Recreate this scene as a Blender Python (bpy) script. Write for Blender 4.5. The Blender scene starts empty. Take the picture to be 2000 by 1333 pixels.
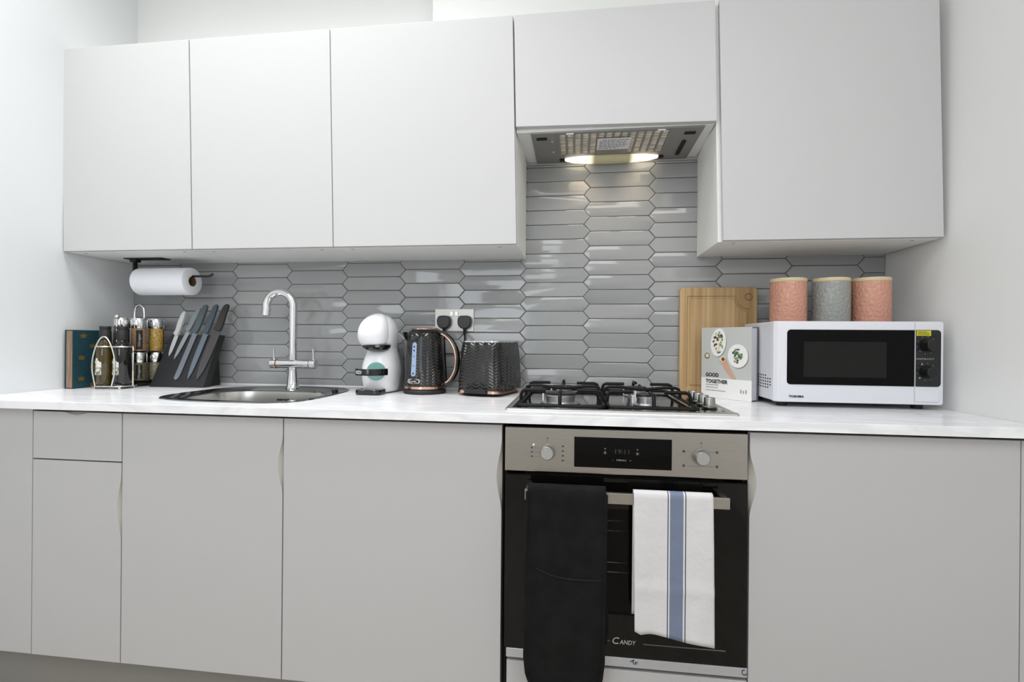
import bpy, bmesh, math, random
from mathutils import Vector, Matrix
random.seed(7)
PI = math.pi
SC = bpy.context.scene
COL = SC.collection

# ------------------------------------------------------------------ camera
cam_d = bpy.data.cameras.new('camera'); cam = bpy.data.objects.new('camera', cam_d); COL.objects.link(cam)
yaw, pitch, roll = 0.12725, -0.00015, 0.008564
F = Vector((-math.sin(yaw)*math.cos(pitch), math.cos(yaw)*math.cos(pitch), math.sin(pitch)))
R0 = F.cross(Vector((0, 0, 1))).normalized(); U0 = R0.cross(F)
Rv = R0*math.cos(roll) + U0*math.sin(roll); Uv = U0*math.cos(roll) - R0*math.sin(roll)
M = Matrix.Identity(4)
for i in range(3):
    M[i][0] = Rv[i]; M[i][1] = Uv[i]; M[i][2] = -F[i]
M.translation = (1.828, -1.8674, 1.08536)
cam.matrix_world = M
cam_d.sensor_width = 36; cam_d.lens = 973.15/2000*36; cam_d.clip_start = .05
SC.camera = cam
# ------------------------------------------------------------------ world, exposure, room lights
W = bpy.data.worlds.new('daylight'); SC.world = W; W.use_nodes = True
W.node_tree.nodes['Background'].inputs[0].default_value = (.75, .85, 1, 1)
W.node_tree.nodes['Background'].inputs[1].default_value = 1.0
SC.view_settings.view_transform = 'Standard'; SC.view_settings.look = 'None'
SC.view_settings.gamma = 1; SC.view_settings.exposure = 0.0; SC.view_settings.use_curve_mapping = False
def area(name, loc, rot, sx, sy, power, color=(1, 1, 1)):
    l = bpy.data.lights.new(name, 'AREA'); l.shape = 'RECTANGLE'; l.size = sx; l.size_y = sy; l.energy = power; l.color = color
    o = bpy.data.objects.new(name, l); COL.objects.link(o); o.location = loc; o.rotation_euler = rot; return o
area('window_daylight', (.74, -4.12, 1.75), (PI/2, 0, 0), 1.0, 1.6, 16, (.93, .97, 1))
area('ceiling_lamp_light', (.68, -.75, 2.86), (0, 0, 0), 1.7, .5, 16, (.985, .99, 1)).data.spread = math.radians(110)
area('rear_fill_light', (1.95, -2.5, 2.86), (0, 0, 0), 1.8, 1.6, 38, (.985, .99, 1))  # added unseen fill overhead, lifts the dim right wall and doors

# ------------------------------------------------------------------ helpers
def c(r, g, b, a=1):
    f = lambda v: ((v/255+.055)/1.055)**2.4 if v > 10 else v/255/12.92
    return (f(r), f(g), f(b), a)
def mat(name, col, rough=.5, metal=0., spec=.5, trans=0., alpha=1., emit=None, es=0., coat=0.):
    m = bpy.data.materials.new(name); m.use_nodes = True
    b = m.node_tree.nodes['Principled BSDF']
    b.inputs['Base Color'].default_value = col; b.inputs['Roughness'].default_value = rough
    b.inputs['Metallic'].default_value = metal; b.inputs['Specular IOR Level'].default_value = spec
    b.inputs['Transmission Weight'].default_value = trans; b.inputs['Alpha'].default_value = alpha
    b.inputs['Coat Weight'].default_value = coat
    if emit: b.inputs['Emission Color'].default_value = emit; b.inputs['Emission Strength'].default_value = es
    return m
def nt(m): return m.node_tree.nodes, m.node_tree.links, m.node_tree.nodes['Principled BSDF']
def add_noise(m, c1, c2, scale=5, detail=3, stretch=(1, 1, 1), lo=.35, hi=.65, bump=0., bscale=None, rot=(0, 0, 0), dist=0.):
    N, L, b = nt(m)
    tc = N.new('ShaderNodeTexCoord'); mp = N.new('ShaderNodeMapping'); mp.inputs['Scale'].default_value = stretch
    mp.inputs['Rotation'].default_value = rot
    no = N.new('ShaderNodeTexNoise'); no.inputs['Scale'].default_value = scale; no.inputs['Detail'].default_value = detail
    no.inputs['Distortion'].default_value = dist
    L.new(tc.outputs['Object'], mp.inputs['Vector']); L.new(mp.outputs[0], no.inputs['Vector'])
    if c1:
        r = N.new('ShaderNodeValToRGB'); r.color_ramp.elements[0].position = lo; r.color_ramp.elements[1].position = hi
        r.color_ramp.elements[0].color = c1; r.color_ramp.elements[1].color = c2
        L.new(no.outputs['Fac'], r.inputs[0]); L.new(r.outputs[0], b.inputs['Base Color'])
    if bump:
        n2 = no
        if bscale:
            n2 = N.new('ShaderNodeTexNoise'); n2.inputs['Scale'].default_value = bscale; n2.inputs['Detail'].default_value = 2
            L.new(mp.outputs[0], n2.inputs['Vector'])
        bp = N.new('ShaderNodeBump'); bp.inputs['Strength'].default_value = bump; bp.inputs['Distance'].default_value = .002
        L.new(n2.outputs['Fac'], bp.inputs['Height']); L.new(bp.outputs[0], b.inputs['Normal'])
    return m
ROOTM = {}
def thing(name, label, cat, loc=(0, 0, 0), rz=0., group=None, rot=None):
    o = bpy.data.objects.new(name, None); COL.objects.link(o); o.empty_display_size = .05
    o.location = loc; o.rotation_euler = rot or (0, 0, rz); o['label'] = label; o['category'] = cat
    if group: o['group'] = group
    ROOTM[o.name] = Matrix.Translation(loc) @ o.rotation_euler.to_matrix().to_4x4()
    return o
def tag(o, label, cat, group=None):
    o['label'] = label; o['category'] = cat
    if group: o['group'] = group
    return o
def obj(name, bm, m, parent=None, smooth=None, bevel=0., local=False, label=None, seg=2, sub=0, solid=0.):
    """local=False: bm is in world coordinates and is moved into the root's frame"""
    me = bpy.data.meshes.new(name)
    if isinstance(bm, bpy.types.Mesh): me = bm
    if parent is not None:
        ROOT = ROOTM[parent.name]
        if not local:
            (me.transform if isinstance(bm, bpy.types.Mesh) else bm.transform)(ROOT.inverted())
    if not isinstance(bm, bpy.types.Mesh):
        bmesh.ops.recalc_face_normals(bm, faces=bm.faces) if not getattr(bm, 'keep', False) and name not in KEEPN else None
        if smooth is not None:
            a = math.radians(smooth)
            for f in bm.faces: f.smooth = True
            for e in bm.edges:
                if len(e.link_faces) == 2 and e.calc_face_angle(0) > a: e.smooth = False
        bm.to_mesh(me); bm.free()
    for mm in (m if isinstance(m, (list, tuple)) else [m]): me.materials.append(mm)
    o = bpy.data.objects.new(name, me); COL.objects.link(o)
    if parent is not None:
        o.parent = parent; ROOTM[o.name] = ROOTM[parent.name]
    if solid: d = o.modifiers.new('solid', 'SOLIDIFY'); d.thickness = solid; d.offset = 0
    if sub: d = o.modifiers.new('sub', 'SUBSURF'); d.levels = sub; d.render_levels = sub
    if bevel:
        d = o.modifiers.new('bevel', 'BEVEL'); d.width = bevel; d.segments = seg; d.limit_method = 'ANGLE'; d.angle_limit = .6; d.harden_normals = False
    if label: o['label'] = label
    return o
KEEPN = set()
def struct(o): o['kind'] = 'structure'; return o
def B(): return bmesh.new()
def box(bm, x0, x1, y0, y1, z0, z1, mi=0):
    v = [bm.verts.new(p) for p in ((x0, y0, z0), (x1, y0, z0), (x1, y1, z0), (x0, y1, z0), (x0, y0, z1), (x1, y0, z1), (x1, y1, z1), (x0, y1, z1))]
    fs = [bm.faces.new([v[i] for i in q]) for q in ((0, 3, 2, 1), (4, 5, 6, 7), (0, 1, 5, 4), (1, 2, 6, 5), (2, 3, 7, 6), (3, 0, 4, 7))]
    for f in fs: f.material_index = mi
    return bm
def bx(*a): return box(B(), *a)
def frame(axis):
    a = Vector(axis).normalized(); t = Vector((0, 0, 1)) if abs(a.z) < .9 else Vector((1, 0, 0))
    u = a.cross(t).normalized(); return a, u, a.cross(u)
def cyl(bm, p0, p1, r, r1=None, n=24, caps=True, mi=0):
    p0, p1 = Vector(p0), Vector(p1); r1 = r if r1 is None else r1; a, u, w = frame(p1-p0)
    ra = [bm.verts.new(p0+(u*math.cos(2*PI*i/n)+w*math.sin(2*PI*i/n))*r) for i in range(n)]
    rb = [bm.verts.new(p1+(u*math.cos(2*PI*i/n)+w*math.sin(2*PI*i/n))*r1) for i in range(n)]
    fs = [bm.faces.new((ra[i], ra[(i+1) % n], rb[(i+1) % n], rb[i])) for i in range(n)]
    if caps: fs += [bm.faces.new(ra[::-1]), bm.faces.new(rb)]
    for f in fs: f.material_index = mi
    return bm
def lathe(bm, prof, n=40, cx=0, cy=0, cz=0, capa=True, capb=True):
    rings = []
    for r, z in prof:
        rings.append([bm.verts.new((cx+r*math.cos(2*PI*i/n), cy+r*math.sin(2*PI*i/n), cz+z)) for i in range(n)])
    for a, b in zip(rings, rings[1:]):
        for i in range(n): bm.faces.new((a[i], a[(i+1) % n], b[(i+1) % n], b[i]))
    if capa: bm.faces.new(rings[0][::-1])
    if capb: bm.faces.new(rings[-1])
    return bm
def loft(bm, rings, capa=True, capb=True, closed=True):
    rs = [[bm.verts.new(p) for p in r] for r in rings]; n = len(rs[0])
    for a, b in zip(rs, rs[1:]):
        for i in range(n if closed else n-1): bm.faces.new((a[i], a[(i+1) % n], b[(i+1) % n], b[i]))
    if capa: bm.faces.new(rs[0][::-1])
    if capb: bm.faces.new(rs[-1])
    return bm
def tube(bm, pts, r, n=10, cyclic=False, rx=None, taper=None):
    pts = [Vector(p) for p in pts]; N = len(pts); rings = []; prev = None
    for i, p in enumerate(pts):
        if cyclic: t = pts[(i+1) % N]-pts[i-1]
        else: t = pts[min(i+1, N-1)]-pts[max(i-1, 0)]
        t.normalize()
        if prev is None: _, u, w = frame(t)
        else:
            u = prev - t*prev.dot(t); u.normalize(); w = t.cross(u)
        prev = u; k = taper[i] if taper else 1
        rings.append([bm.verts.new(p+(u*math.cos(2*PI*j/n)+w*math.sin(2*PI*j/n)*(rx or 1))*r*k) for j in range(n)])
    for i in range(N if cyclic else N-1):
        a, b = rings[i], rings[(i+1) % N]
        for j in range(n): bm.faces.new((a[j], a[(j+1) % n], b[(j+1) % n], b[j]))
    if not cyclic: bm.faces.new(rings[0][::-1]); bm.faces.new(rings[-1])
    return bm
def spline(P, k=8, closed=False):
    P = [Vector(p) for p in P]; n = len(P); out = []
    rng = range(n if closed else n-1)
    for i in rng:
        p0 = P[(i-1) % n] if closed or i > 0 else P[0]; p1 = P[i]; p2 = P[(i+1) % n]
        p3 = P[(i+2) % n] if closed or i+2 < n else P[-1]
        for j in range(k):
            t = j/k
            out.append(.5*((2*p1)+(p2-p0)*t+(2*p0-5*p1+4*p2-p3)*t*t+(3*p1-p0-3*p2+p3)*t**3))
    if not closed: out.append(P[-1])
    return out
def prism(bm, pts2, o, u, v, w, mi=0):
    """extrude a 2d outline: point = o + u*a + v*b, thickness vector w"""
    o, u, v, w = map(Vector, (o, u, v, w))
    a = [bm.verts.new(o+u*p[0]+v*p[1]) for p in pts2]; b = [bm.verts.new(o+u*p[0]+v*p[1]+w) for p in pts2]
    n = len(a); fs = [bm.faces.new(a[::-1]), bm.faces.new(b)] + [bm.faces.new((a[i], a[(i+1) % n], b[(i+1) % n], b[i])) for i in range(n)]
    for f in fs: f.material_index = mi
    return bm
def rrect(x0, x1, z0, z1, r, k=5):
    out = []
    for cx, cz, a0 in ((x1-r, z0+r, -PI/2), (x1-r, z1-r, 0), (x0+r, z1-r, PI/2), (x0+r, z0+r, PI)):
        for i in range(k+1):
            a = a0+PI/2*i/k; out.append((cx+r*math.cos(a), cz+r*math.sin(a)))
    return out
def offs(P, d):
    """inward offset of a counter-clockwise outline"""
    n = len(P); out = []
    for i in range(n):
        a, b, e = Vector(P[i-1]), Vector(P[i]), Vector(P[(i+1) % n])
        d1 = (b-a).normalized(); d2 = (e-b).normalized()
        n1 = Vector((-d1.y, d1.x)); n2 = Vector((-d2.y, d2.x)); m = n1+n2
        if m.length < 1e-6: m = n1
        m.normalize(); k = max(.35, m.dot(n1)); out.append(tuple(b+m*(d/k)))
    return out
X1, Y1, Z1 = Vector((1, 0, 0)), Vector((0, 1, 0)), Vector((0, 0, 1))
def text(name, s, m, parent, o, u, v, w, h, local=False, extr=.0003, shear=0., label=None, bold=0.):
    """lettering centred on o, width w, height h, in the plane u,v"""
    cu = bpy.data.curves.new(name, 'FONT'); cu.body = s; cu.extrude = .02; cu.shear = shear; cu.resolution_u = 3; cu.offset = bold
    t = bpy.data.objects.new(name+'_t', cu); COL.objects.link(t)
    bpy.context.view_layer.update()
    me = bpy.data.meshes.new_from_object(t.evaluated_get(bpy.context.evaluated_depsgraph_get()))
    bpy.data.objects.remove(t)
    xs = [q.co.x for q in me.vertices]; ys = [q.co.y for q in me.vertices]
    u, v = Vector(u).normalized(), Vector(v).normalized(); nn = u.cross(v); o = Vector(o)
    cx, cy = (min(xs)+max(xs))/2, (min(ys)+max(ys))/2; sx = w/(max(xs)-min(xs)); sy = h/(max(ys)-min(ys))
    for q in me.vertices:
        a = q.co; q.co = o+u*((a.x-cx)*sx)+v*((a.y-cy)*sy)+nn*(extr if a.z > 0 else -extr)
    return obj(name, me, m, parent, local=local, label=label)

# ------------------------------------------------------------------ materials
M_wall = mat('wall_paint', c(234, 234, 232), .6)
M_wallL = mat('wall_paint_daylit', c(226, 229, 230), .6)  # same wall paint; daylight tint and lamp glare offset put into its colour
M_wallR = mat('wall_paint_lifted', c(240, 240, 238), .6)  # same wall paint, extra brightness for the dim right side in its colour
M_ceil = mat('ceiling_paint', c(235, 235, 232), .7)
M_floor = add_noise(mat('floor_laminate', c(170, 160, 148), .4), c(160, 150, 138), c(180, 170, 158), 3, 4, (8, 1, 1))
M_upper = mat('matt_white_door', c(200, 200, 200), .42, spec=.4)
M_carc = mat('white_carcass', c(240, 240, 238), .45)
M_grey = mat('cashmere_grey_door', c(190, 189, 189), .45, spec=.35)
M_greyedge = mat('cashmere_grey_scoop', c(190, 187, 178), .45)
M_plinth = mat('grey_plinth', c(138, 136, 131), .5)
M_dark = mat('dark_void', c(22, 21, 20), .8)
M_black = mat('black_plastic', c(16, 16, 16), .35)
M_blackmat = mat('black_matt', c(26, 27, 28), .6)
M_blackgloss = mat('black_gloss', c(8, 8, 8), .12, coat=.3)
M_chrome = mat('chrome', c(225, 226, 228), .07, 1.)
M_steel = mat('brushed_steel', c(176, 172, 166), .27, 1.)
M_steelp = mat('polished_steel', c(150, 150, 148), .1, 1.)
M_white = mat('white_plastic', c(222, 223, 229), .25)
M_wgloss = mat('white_gloss', c(240, 241, 244), .15)
M_iron = mat('cast_iron', c(9, 9, 9), .45, spec=.25)
M_gold = mat('rose_gold', c(212, 174, 154), .2, 1.)
M_alu = mat('aluminium', c(200, 200, 202), .3, 1.)
# worktop marble laminate
M_top = mat('marble_laminate', c(232, 232, 234), .22)
N, L, b = nt(M_top)
tc = N.new('ShaderNodeTexCoord'); mp = N.new('ShaderNodeMapping'); mp.inputs['Rotation'].default_value = (.3, .9, .5); mp.inputs['Scale'].default_value = (1, 3.2, 3.2)
no = N.new('ShaderNodeTexNoise'); no.inputs['Scale'].default_value = 4.5; no.inputs['Detail'].default_value = 6; no.inputs['Distortion'].default_value = .8
rp = N.new('ShaderNodeValToRGB'); e = rp.color_ramp.elements
e[0].position = .40; e[0].color = c(246, 246, 248); e[1].position = .62; e[1].color = c(246, 246, 248)
x = e.new(.5); x.color = c(232, 232, 235)
L.new(tc.outputs['Object'], mp.inputs[0]); L.new(mp.outputs[0], no.inputs['Vector']); L.new(no.outputs['Fac'], rp.inputs[0]); L.new(rp.outputs[0], b.inputs['Base Color'])
# tiles
M_tile = mat('picket_tile_glaze', c(160, 160, 159), .1, coat=.2)
N, L, b = nt(M_tile)
ge = N.new('ShaderNodeNewGeometry'); rp = N.new('ShaderNodeValToRGB')
rp.color_ramp.elements[0].color = c(154, 156, 157); rp.color_ramp.elements[1].color = c(170, 171, 171)
L.new(ge.outputs['Random Per Island'], rp.inputs[0]); L.new(rp.outputs[0], b.inputs['Base Color'])
tc = N.new('ShaderNodeTexCoord'); no = N.new('ShaderNodeTexNoise'); no.inputs['Scale'].default_value = 14; no.inputs['Detail'].default_value = 1.5
bp = N.new('ShaderNodeBump'); bp.inputs['Strength'].default_value = .22; bp.inputs['Distance'].default_value = .004
L.new(tc.outputs['Object'], no.inputs['Vector']); L.new(no.outputs['Fac'], bp.inputs['Height']); L.new(bp.outputs[0], b.inputs['Normal'])
M_grout = mat('grey_grout', c(92, 91, 89), .9)
def brushed(m, ax=(1, 1, 160), s=6, amt=.12):
    N, L, b = nt(m); tc = N.new('ShaderNodeTexCoord'); mp = N.new('ShaderNodeMapping'); mp.inputs['Scale'].default_value = ax
    no = N.new('ShaderNodeTexNoise'); no.inputs['Scale'].default_value = s; no.inputs['Detail'].default_value = 2
    mr = N.new('ShaderNodeMapRange'); mr.inputs[3].default_value = .2; mr.inputs[4].default_value = .2+amt*2
    L.new(tc.outputs['Object'], mp.inputs[0]); L.new(mp.outputs[0], no.inputs['Vector']); L.new(no.outputs['Fac'], mr.inputs[0]); L.new(mr.outputs[0], b.inputs['Roughness'])
    b.inputs['Anisotropic'].default_value = .5
brushed(M_steel)

# ------------------------------------------------------------------ room shell
XR, YF, ZC = 2.881, -4.2, 2.9
struct(obj('floor', bx(-.1, XR+.1, YF-.1, .1, -.06, 0), M_floor))
struct(obj('ceiling', bx(-.1, XR+.1, YF-.1, .1, ZC, ZC+.08), M_ceil))
struct(obj('wall_back', bx(-.1, XR+.1, 0, .1, 0, ZC), M_wall))
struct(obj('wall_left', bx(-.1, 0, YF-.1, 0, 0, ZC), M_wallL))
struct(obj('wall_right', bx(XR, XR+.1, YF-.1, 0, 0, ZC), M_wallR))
bm = B(); box(bm, -.1, .2, YF-.1, YF, 0, ZC); box(bm, 1.5, XR+.1, YF-.1, YF, 0, ZC); box(bm, .2, 1.5, YF-.1, YF, 0, .9); box(bm, .2, 1.5, YF-.1, YF, 2.6, ZC)
struct(obj('wall_front', bm, M_wall))
bm = B(); box(bm, .2, .26, YF-.08, YF-.02, .9, 2.6); box(bm, 1.44, 1.5, YF-.08, YF-.02, .9, 2.6); box(bm, .26, 1.44, YF-.08, YF-.02, .9, .96)
box(bm, .26, 1.44, YF-.08, YF-.02, 2.54, 2.6); box(bm, .26, 1.44, YF-.07, YF-.03, 1.7, 1.75)
struct(obj('window_1', bm, mat('window_frame_paint', c(240, 240, 240), .4), bevel=.004))
struct(obj('trim_1', bx(1.30, XR, -.1, 0, 2.135, ZC), M_wall))          # boxed-in section of wall above the cupboards

# ------------------------------------------------------------------ tiled splashback
def clip(poly, x0, x1, z0, z1):
    for ax, lim, s in ((0, x0, 1), (0, x1, -1), (1, z0, 1), (1, z1, -1)):
        out = []
        for i in range(len(poly)):
            a, b_ = poly[i-1], poly[i]; ia = (a[ax]-lim)*s >= 0; ib = (b_[ax]-lim)*s >= 0
            if ia != ib:
                t = (lim-a[ax])/(b_[ax]-a[ax]); out.append((a[0]+(b_[0]-a[0])*t, a[1]+(b_[1]-a[1])*t))
            if ib: out.append(b_)
        poly = out
        if len(poly) < 3: return None
    q = []
    for p in poly:
        if not q or (abs(p[0]-q[-1][0])+abs(p[1]-q[-1][1])) > 1e-4: q.append(p)
    if len(q) > 2 and (abs(q[0][0]-q[-1][0])+abs(q[0][1]-q[-1][1])) < 1e-4: q.pop()
    return q if len(q) > 2 else None
sp = thing('tiled_splashback', 'glossy grey elongated hexagon tile splashback covering the wall behind the worktop', 'backsplash', (1.44, 0, .9))
obj('grout', bx(0.001, XR-.001, -.005, -.0005, .9005, 1.744), M_grout, sp)
bm = B(); PW, PH, PT = .2345, .0537, .0235
for ci in range(-9, 6):
    xa = 1.865+ci*PW; xb = xa+PW
    for ri in range(-18, 4):
        zc = 1.707 - .0268 + (.0268 if ci % 2 else 0) + ri*PH + 0.0
        z0, z1 = zc-PH/2, zc+PH/2
        hexa = [(xa-PT/2, zc), (xa+PT/2, z0), (xb-PT/2, z0), (xb+PT/2, zc), (xb-PT/2, z1), (xa+PT/2, z1)]
        hexa = offs(hexa, .0011)
        q = clip(hexa, .002, XR-.002, .902, 1.742)
        if not q: continue
        ar = sum(q[i-1][0]*q[i][1]-q[i][0]*q[i-1][1] for i in range(len(q)))/2
        if ar < 1e-4: continue
        inn = offs(q, .0022)
        tx, tz = random.gauss(0, .002), random.gauss(0, .005)
        cxx = (xa+xb)/2
        r0 = [bm.verts.new((p[0], -.0051, p[1])) for p in q]
        r1 = [bm.verts.new((p[0], -.0074, p[1])) for p in q]
        r2 = [bm.verts.new((p[0], -.0086+(p[0]-cxx)*tx+(p[1]-zc)*tz, p[1])) for p in inn]
        n = len(q)
        for a_, b_ in ((r0, r1), (r1, r2)):
            for i in range(n): bm.faces.new((a_[i], a_[(i+1) % n], b_[(i+1) % n], b_[i]))
        bm.faces.new(r2)
obj('tiles', bm, M_tile, sp, smooth=25)

# ------------------------------------------------------------------ wall cabinets
ZB, ZT, YD = 1.392, 2.1195, -.3007
def lean(bm, dz=None):
    for v in bm.verts:
        v.co.x -= .025*(v.co.z-1.38)*min(1, max(0, -v.co.y/.3))
        if dz and v.co.z < 1.9: v.co.z += dz(v.co.x)
    return bm
def wall_cabinet(x0, x1, label, zb=ZB, dz=None, doorx=None, caps=True):
    t = thing('wall_cabinet', label, 'cabinet', ((x0+x1)/2, -.15, zb), group=None)
    obj('body', lean(bx(x0, x1, YD+.021, -.0095, zb+(.0 if dz is None else -.004), ZT-.002)), M_carc, t, bevel=.0008)
    a, b_ = doorx or (x0+.0012, x1-.0012)
    obj('door', lean(bx(a, b_, YD, YD+.0185, zb+.0015, ZT), dz), M_upper, t, bevel=.0012, seg=3)
    if caps:
        for xx in (x0+.05, x1-.06):
            b2 = B(); cyl(b2, (xx, -.262, zb-.0012), (xx, -.262, zb+.001), .005, n=14); lean(b2)
            obj('screw_cap', b2, mat('cap_grey', c(180, 180, 178), .5), t)
    return t
wall_cabinet(.004, .5095, 'white matt wall cabinet at the far left end, above the paper towel roll')
wall_cabinet(.5115, 1.0255, 'white matt wall cabinet above the chrome kitchen tap')
wall_cabinet(1.0265, 1.640, 'white matt wall cabinet above the black kettle, left of the extractor', doorx=(1.0272, 1.6392))
hc = wall_cabinet(1.6425, 2.2525, 'short white wall cabinet above the lit cooker extractor', zb=1.757, dz=lambda x: .006-.010*(x-1.64)/.6, doorx=(1.6435, 2.2545), caps=False)
rc = wall_cabinet(2.256, 2.8685, 'tall white matt wall cabinet above the microwave', doorx=(2.2665, 2.8685))
b2 = lean(bx(2.2553, 2.2562, -.215, -.165, 1.60, 1.68)); obj('sticker', b2, mat('paper_label', c(232, 232, 228), .6), rc, label='small white paper label on the cabinet side')
b2 = B()
for i in range(5): box(b2, 2.2549, 2.2554, -.208, -.176, 1.615+i*.011, 1.619+i*.011)
obj('sticker_print', lean(b2), mat('print_grey', c(110, 110, 112), .6), rc)

# ------------------------------------------------------------------ base cabinets
YC = -.598
def scoop_door(t, x0, x1, z0, z1, side=None, a=0, b_=0, depth=.014, name='door'):
    """slab door; 'side' edge (l, r, t) has a wave-shaped finger scoop between a and b_"""
    th = .0185
    def bump(s):
        if not side or s <= a or s >= b_: return 0
        return depth*(math.sin(PI*(s-a)/(b_-a))**2)
    K = 24
    def path(front):
        P = []
        f = bump if front else (lambda s: 0)
        P.append((x0, z0)); P.append((x1, z0))
        if side == 'r':
            for i in range(K+1):
                s = a+(b_-a)*i/K; P.append((x1-f(s), s))
        P.append((x1, z1))
        if side == 't':
            for i in range(K+1):
                s = b_-(b_-a)*i/K; P.append((s, z1-f(s)))
        P.append((x0, z1))
        if side == 'l':
            for i in range(K+1):
                s = b_-(b_-a)*i/K; P.append((x0+f(s), s))
        return P
    pf, pb = path(True), path(False)
    bm = B(); n = len(pf)
    v0 = [bm.verts.new((p[0], YC, p[1])) for p in pf]
    v1 = [bm.verts.new((p[0], YC+.013 if (pf[i] != p) else YC+.0005, p[1])) for i, p in enumerate(pb)]
    v2 = [bm.verts.new((p[0], YC+th, p[1])) for p in pb]
    bm.faces.new(v0); bm.faces.new(v2[::-1])
    hs = B()
    for i in range(n):
        j = (i+1) % n
        sc = (pf[i] != pb[i]) or (pf[j] != pb[j])
        if sc:
            q = [hs.verts.new(v.co) for v in (v0[i], v0[j], v1[j], v1[i])]; hs.faces.new(q)
        else: bm.faces.new((v0[i], v0[j], v1[j], v1[i]))
        bm.faces.new((v1[i], v1[j], v2[j], v2[i]))
    d = obj(name, bm, M_grey, t)
    bmesh.ops.remove_doubles(hs, verts=hs.verts, dist=1e-5)
    if side: obj('handle', hs, M_greyedge, d, label='scooped finger pull cut into the edge', smooth=60)
    else: hs.free()
    return d
def carcass(t, x0, x1, z0=.15, z1=.868, back=True):
    bm = B(); y0, y1 = YC+.021, -.02
    box(bm, x0, x0+.016, y0, y1, z0, z1); box(bm, x1-.016, x1, y0, y1, z0, z1); box(bm, x0+.016, x1-.016, y0, y1, z0, z0+.016)
    if back: box(bm, x0+.016, x1-.016, y1-.008, y1, z0+.016, z1)
    box(bm, x0+.016, x1-.016, y0, y0+.006, z0+.016, z1-.1) if back else None
    return obj('body', bm, M_dark, t)
ZD0, ZD1 = .1565, .868
g = 'grey base cabinets'
t = tag(obj('end_panel', bx(.002, .2525, YC, YC+.0185, ZD0, ZD1+.006), M_grey, bevel=.0006), 'plain grey filler panel between the left wall and the drawer cabinet', 'panel')
t = thing('base_cabinet', 'narrow grey base cabinet with a drawer above its door', 'cabinet', (.4, -.3, 0))
carcass(t, .254, .546)
scoop_door(t, .2555, .545, .731, ZD1, 't', .352, .444, .008, 'drawer')
scoop_door(t, .2555, .545, ZD0, .727, 'r', .50, .70, .013)
t = thing('base_cabinet', 'grey base cabinet under the sink with a finger scoop at its right edge', 'cabinet', (.79, -.3, 0))
carcass(t, .547, 1.0388); scoop_door(t, .5485, 1.0375, ZD0, ZD1, 'r', .655, .828)
t = thing('base_cabinet', 'wide grey base cabinet to the left of the oven', 'cabinet', (1.34, -.3, 0))
carcass(t, 1.0395, 1.6445); scoop_door(t, 1.041, 1.6415, ZD0, ZD1, 'r', .64, .835, .013)
t = thing('base_cabinet', 'grey base cabinet to the right of the oven, below the microwave', 'cabinet', (2.55, -.3, 0))
carcass(t, 2.249, 2.836); scoop_door(t, 2.2485, 2.832, ZD0, ZD1, 'l', .66, .83, .016)
tag(obj('end_panel', bx(2.8345, XR-.002, YC, YC+.0185, ZD0, ZD1), M_grey, bevel=.0006), 'narrow grey filler strip against the right wall', 'panel')
# oven housing: only the panel below the oven is seen
t = thing('oven_housing', 'grey panel closing the gap below the built-in oven', 'cabinet', (1.95, -.3, 0))
obj('door', bx(1.6585, 2.2455, YC, YC+.0185, ZD0, .2655), M_grey, t, bevel=.0008)
bm = B(); box(bm, 1.646, 1.652, YC+.03, -.02, .15, .868); box(bm, 2.2415, 2.2475, YC+.03, -.02, .15, .868); box(bm, 1.652, 2.2415, -.03, -.02, .15, .868); box(bm, 1.652, 2.2415, YC+.03, -.03, .15, .16); box(bm, 1.652, 2.2415, YC+.03, -.03, .262, .268)
obj('body', bm, M_dark, t)
tag(obj('plinth', bx(.002, XR-.002, -.552, -.535, .0, .149), M_plinth), 'long grey kickboard under the base cabinets', 'plinth')

# ------------------------------------------------------------------ worktop with sink and hob cut-outs
ZW = .9
OUT = [(.60, -.515), (.545, -.47), (.522, -.39), (.522, -.27), (.535, -.18), (.58, -.115), (.66, -.075), (.765, -.055), (.90, -.058), (.985, -.10), (1.022, -.175), (1.032, -.28), (1.034, -.40), (1.015, -.49), (.96, -.54), (.83, -.548), (.70, -.542)]
sink_out = [(p.x, p.y) for p in spline([(a, b_, 0) for a, b_ in OUT], 5, True)][::-1]
ar = sum(sink_out[i-1][0]*sink_out[i][1]-sink_out[i][0]*sink_out[i-1][1] for i in range(len(sink_out)))
if ar < 0: sink_out = sink_out[::-1]
wt = obj('worktop', bx(.001, XR-.001, -.6201, -.001, .8767, ZW), M_top)
cut = B(); prism(cut, offs(sink_out, .012), (0, 0, .85), X1, Y1, (0, 0, .1)); box(cut, 1.66, 2.222, -.53, -.05, .85, .95)
co = obj('cutter', cut, M_top); md = wt.modifiers.new('cut', 'BOOLEAN'); md.object = co; md.solver = 'EXACT'
bpy.context.view_layer.update()
me = bpy.data.meshes.new_from_object(wt.evaluated_get(bpy.context.evaluated_depsgraph_get()))
wt.modifiers.clear(); wt.data = me; bpy.data.objects.remove(co)
d = wt.modifiers.new('bevel', 'BEVEL'); d.width = .0015; d.segments = 2; d.limit_method = 'ANGLE'
tag(wt, 'long white marble-effect worktop running wall to wall', 'worktop')
# sealant bead along the back of the worktop
tag(obj('sealant_bead', tube(B(), [(.004, -.010, .9015), (XR-.004, -.010, .9015)], .0035, 8), M_wgloss, smooth=60), 'white sealant bead along the back edge of the worktop', 'sealant')

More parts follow.
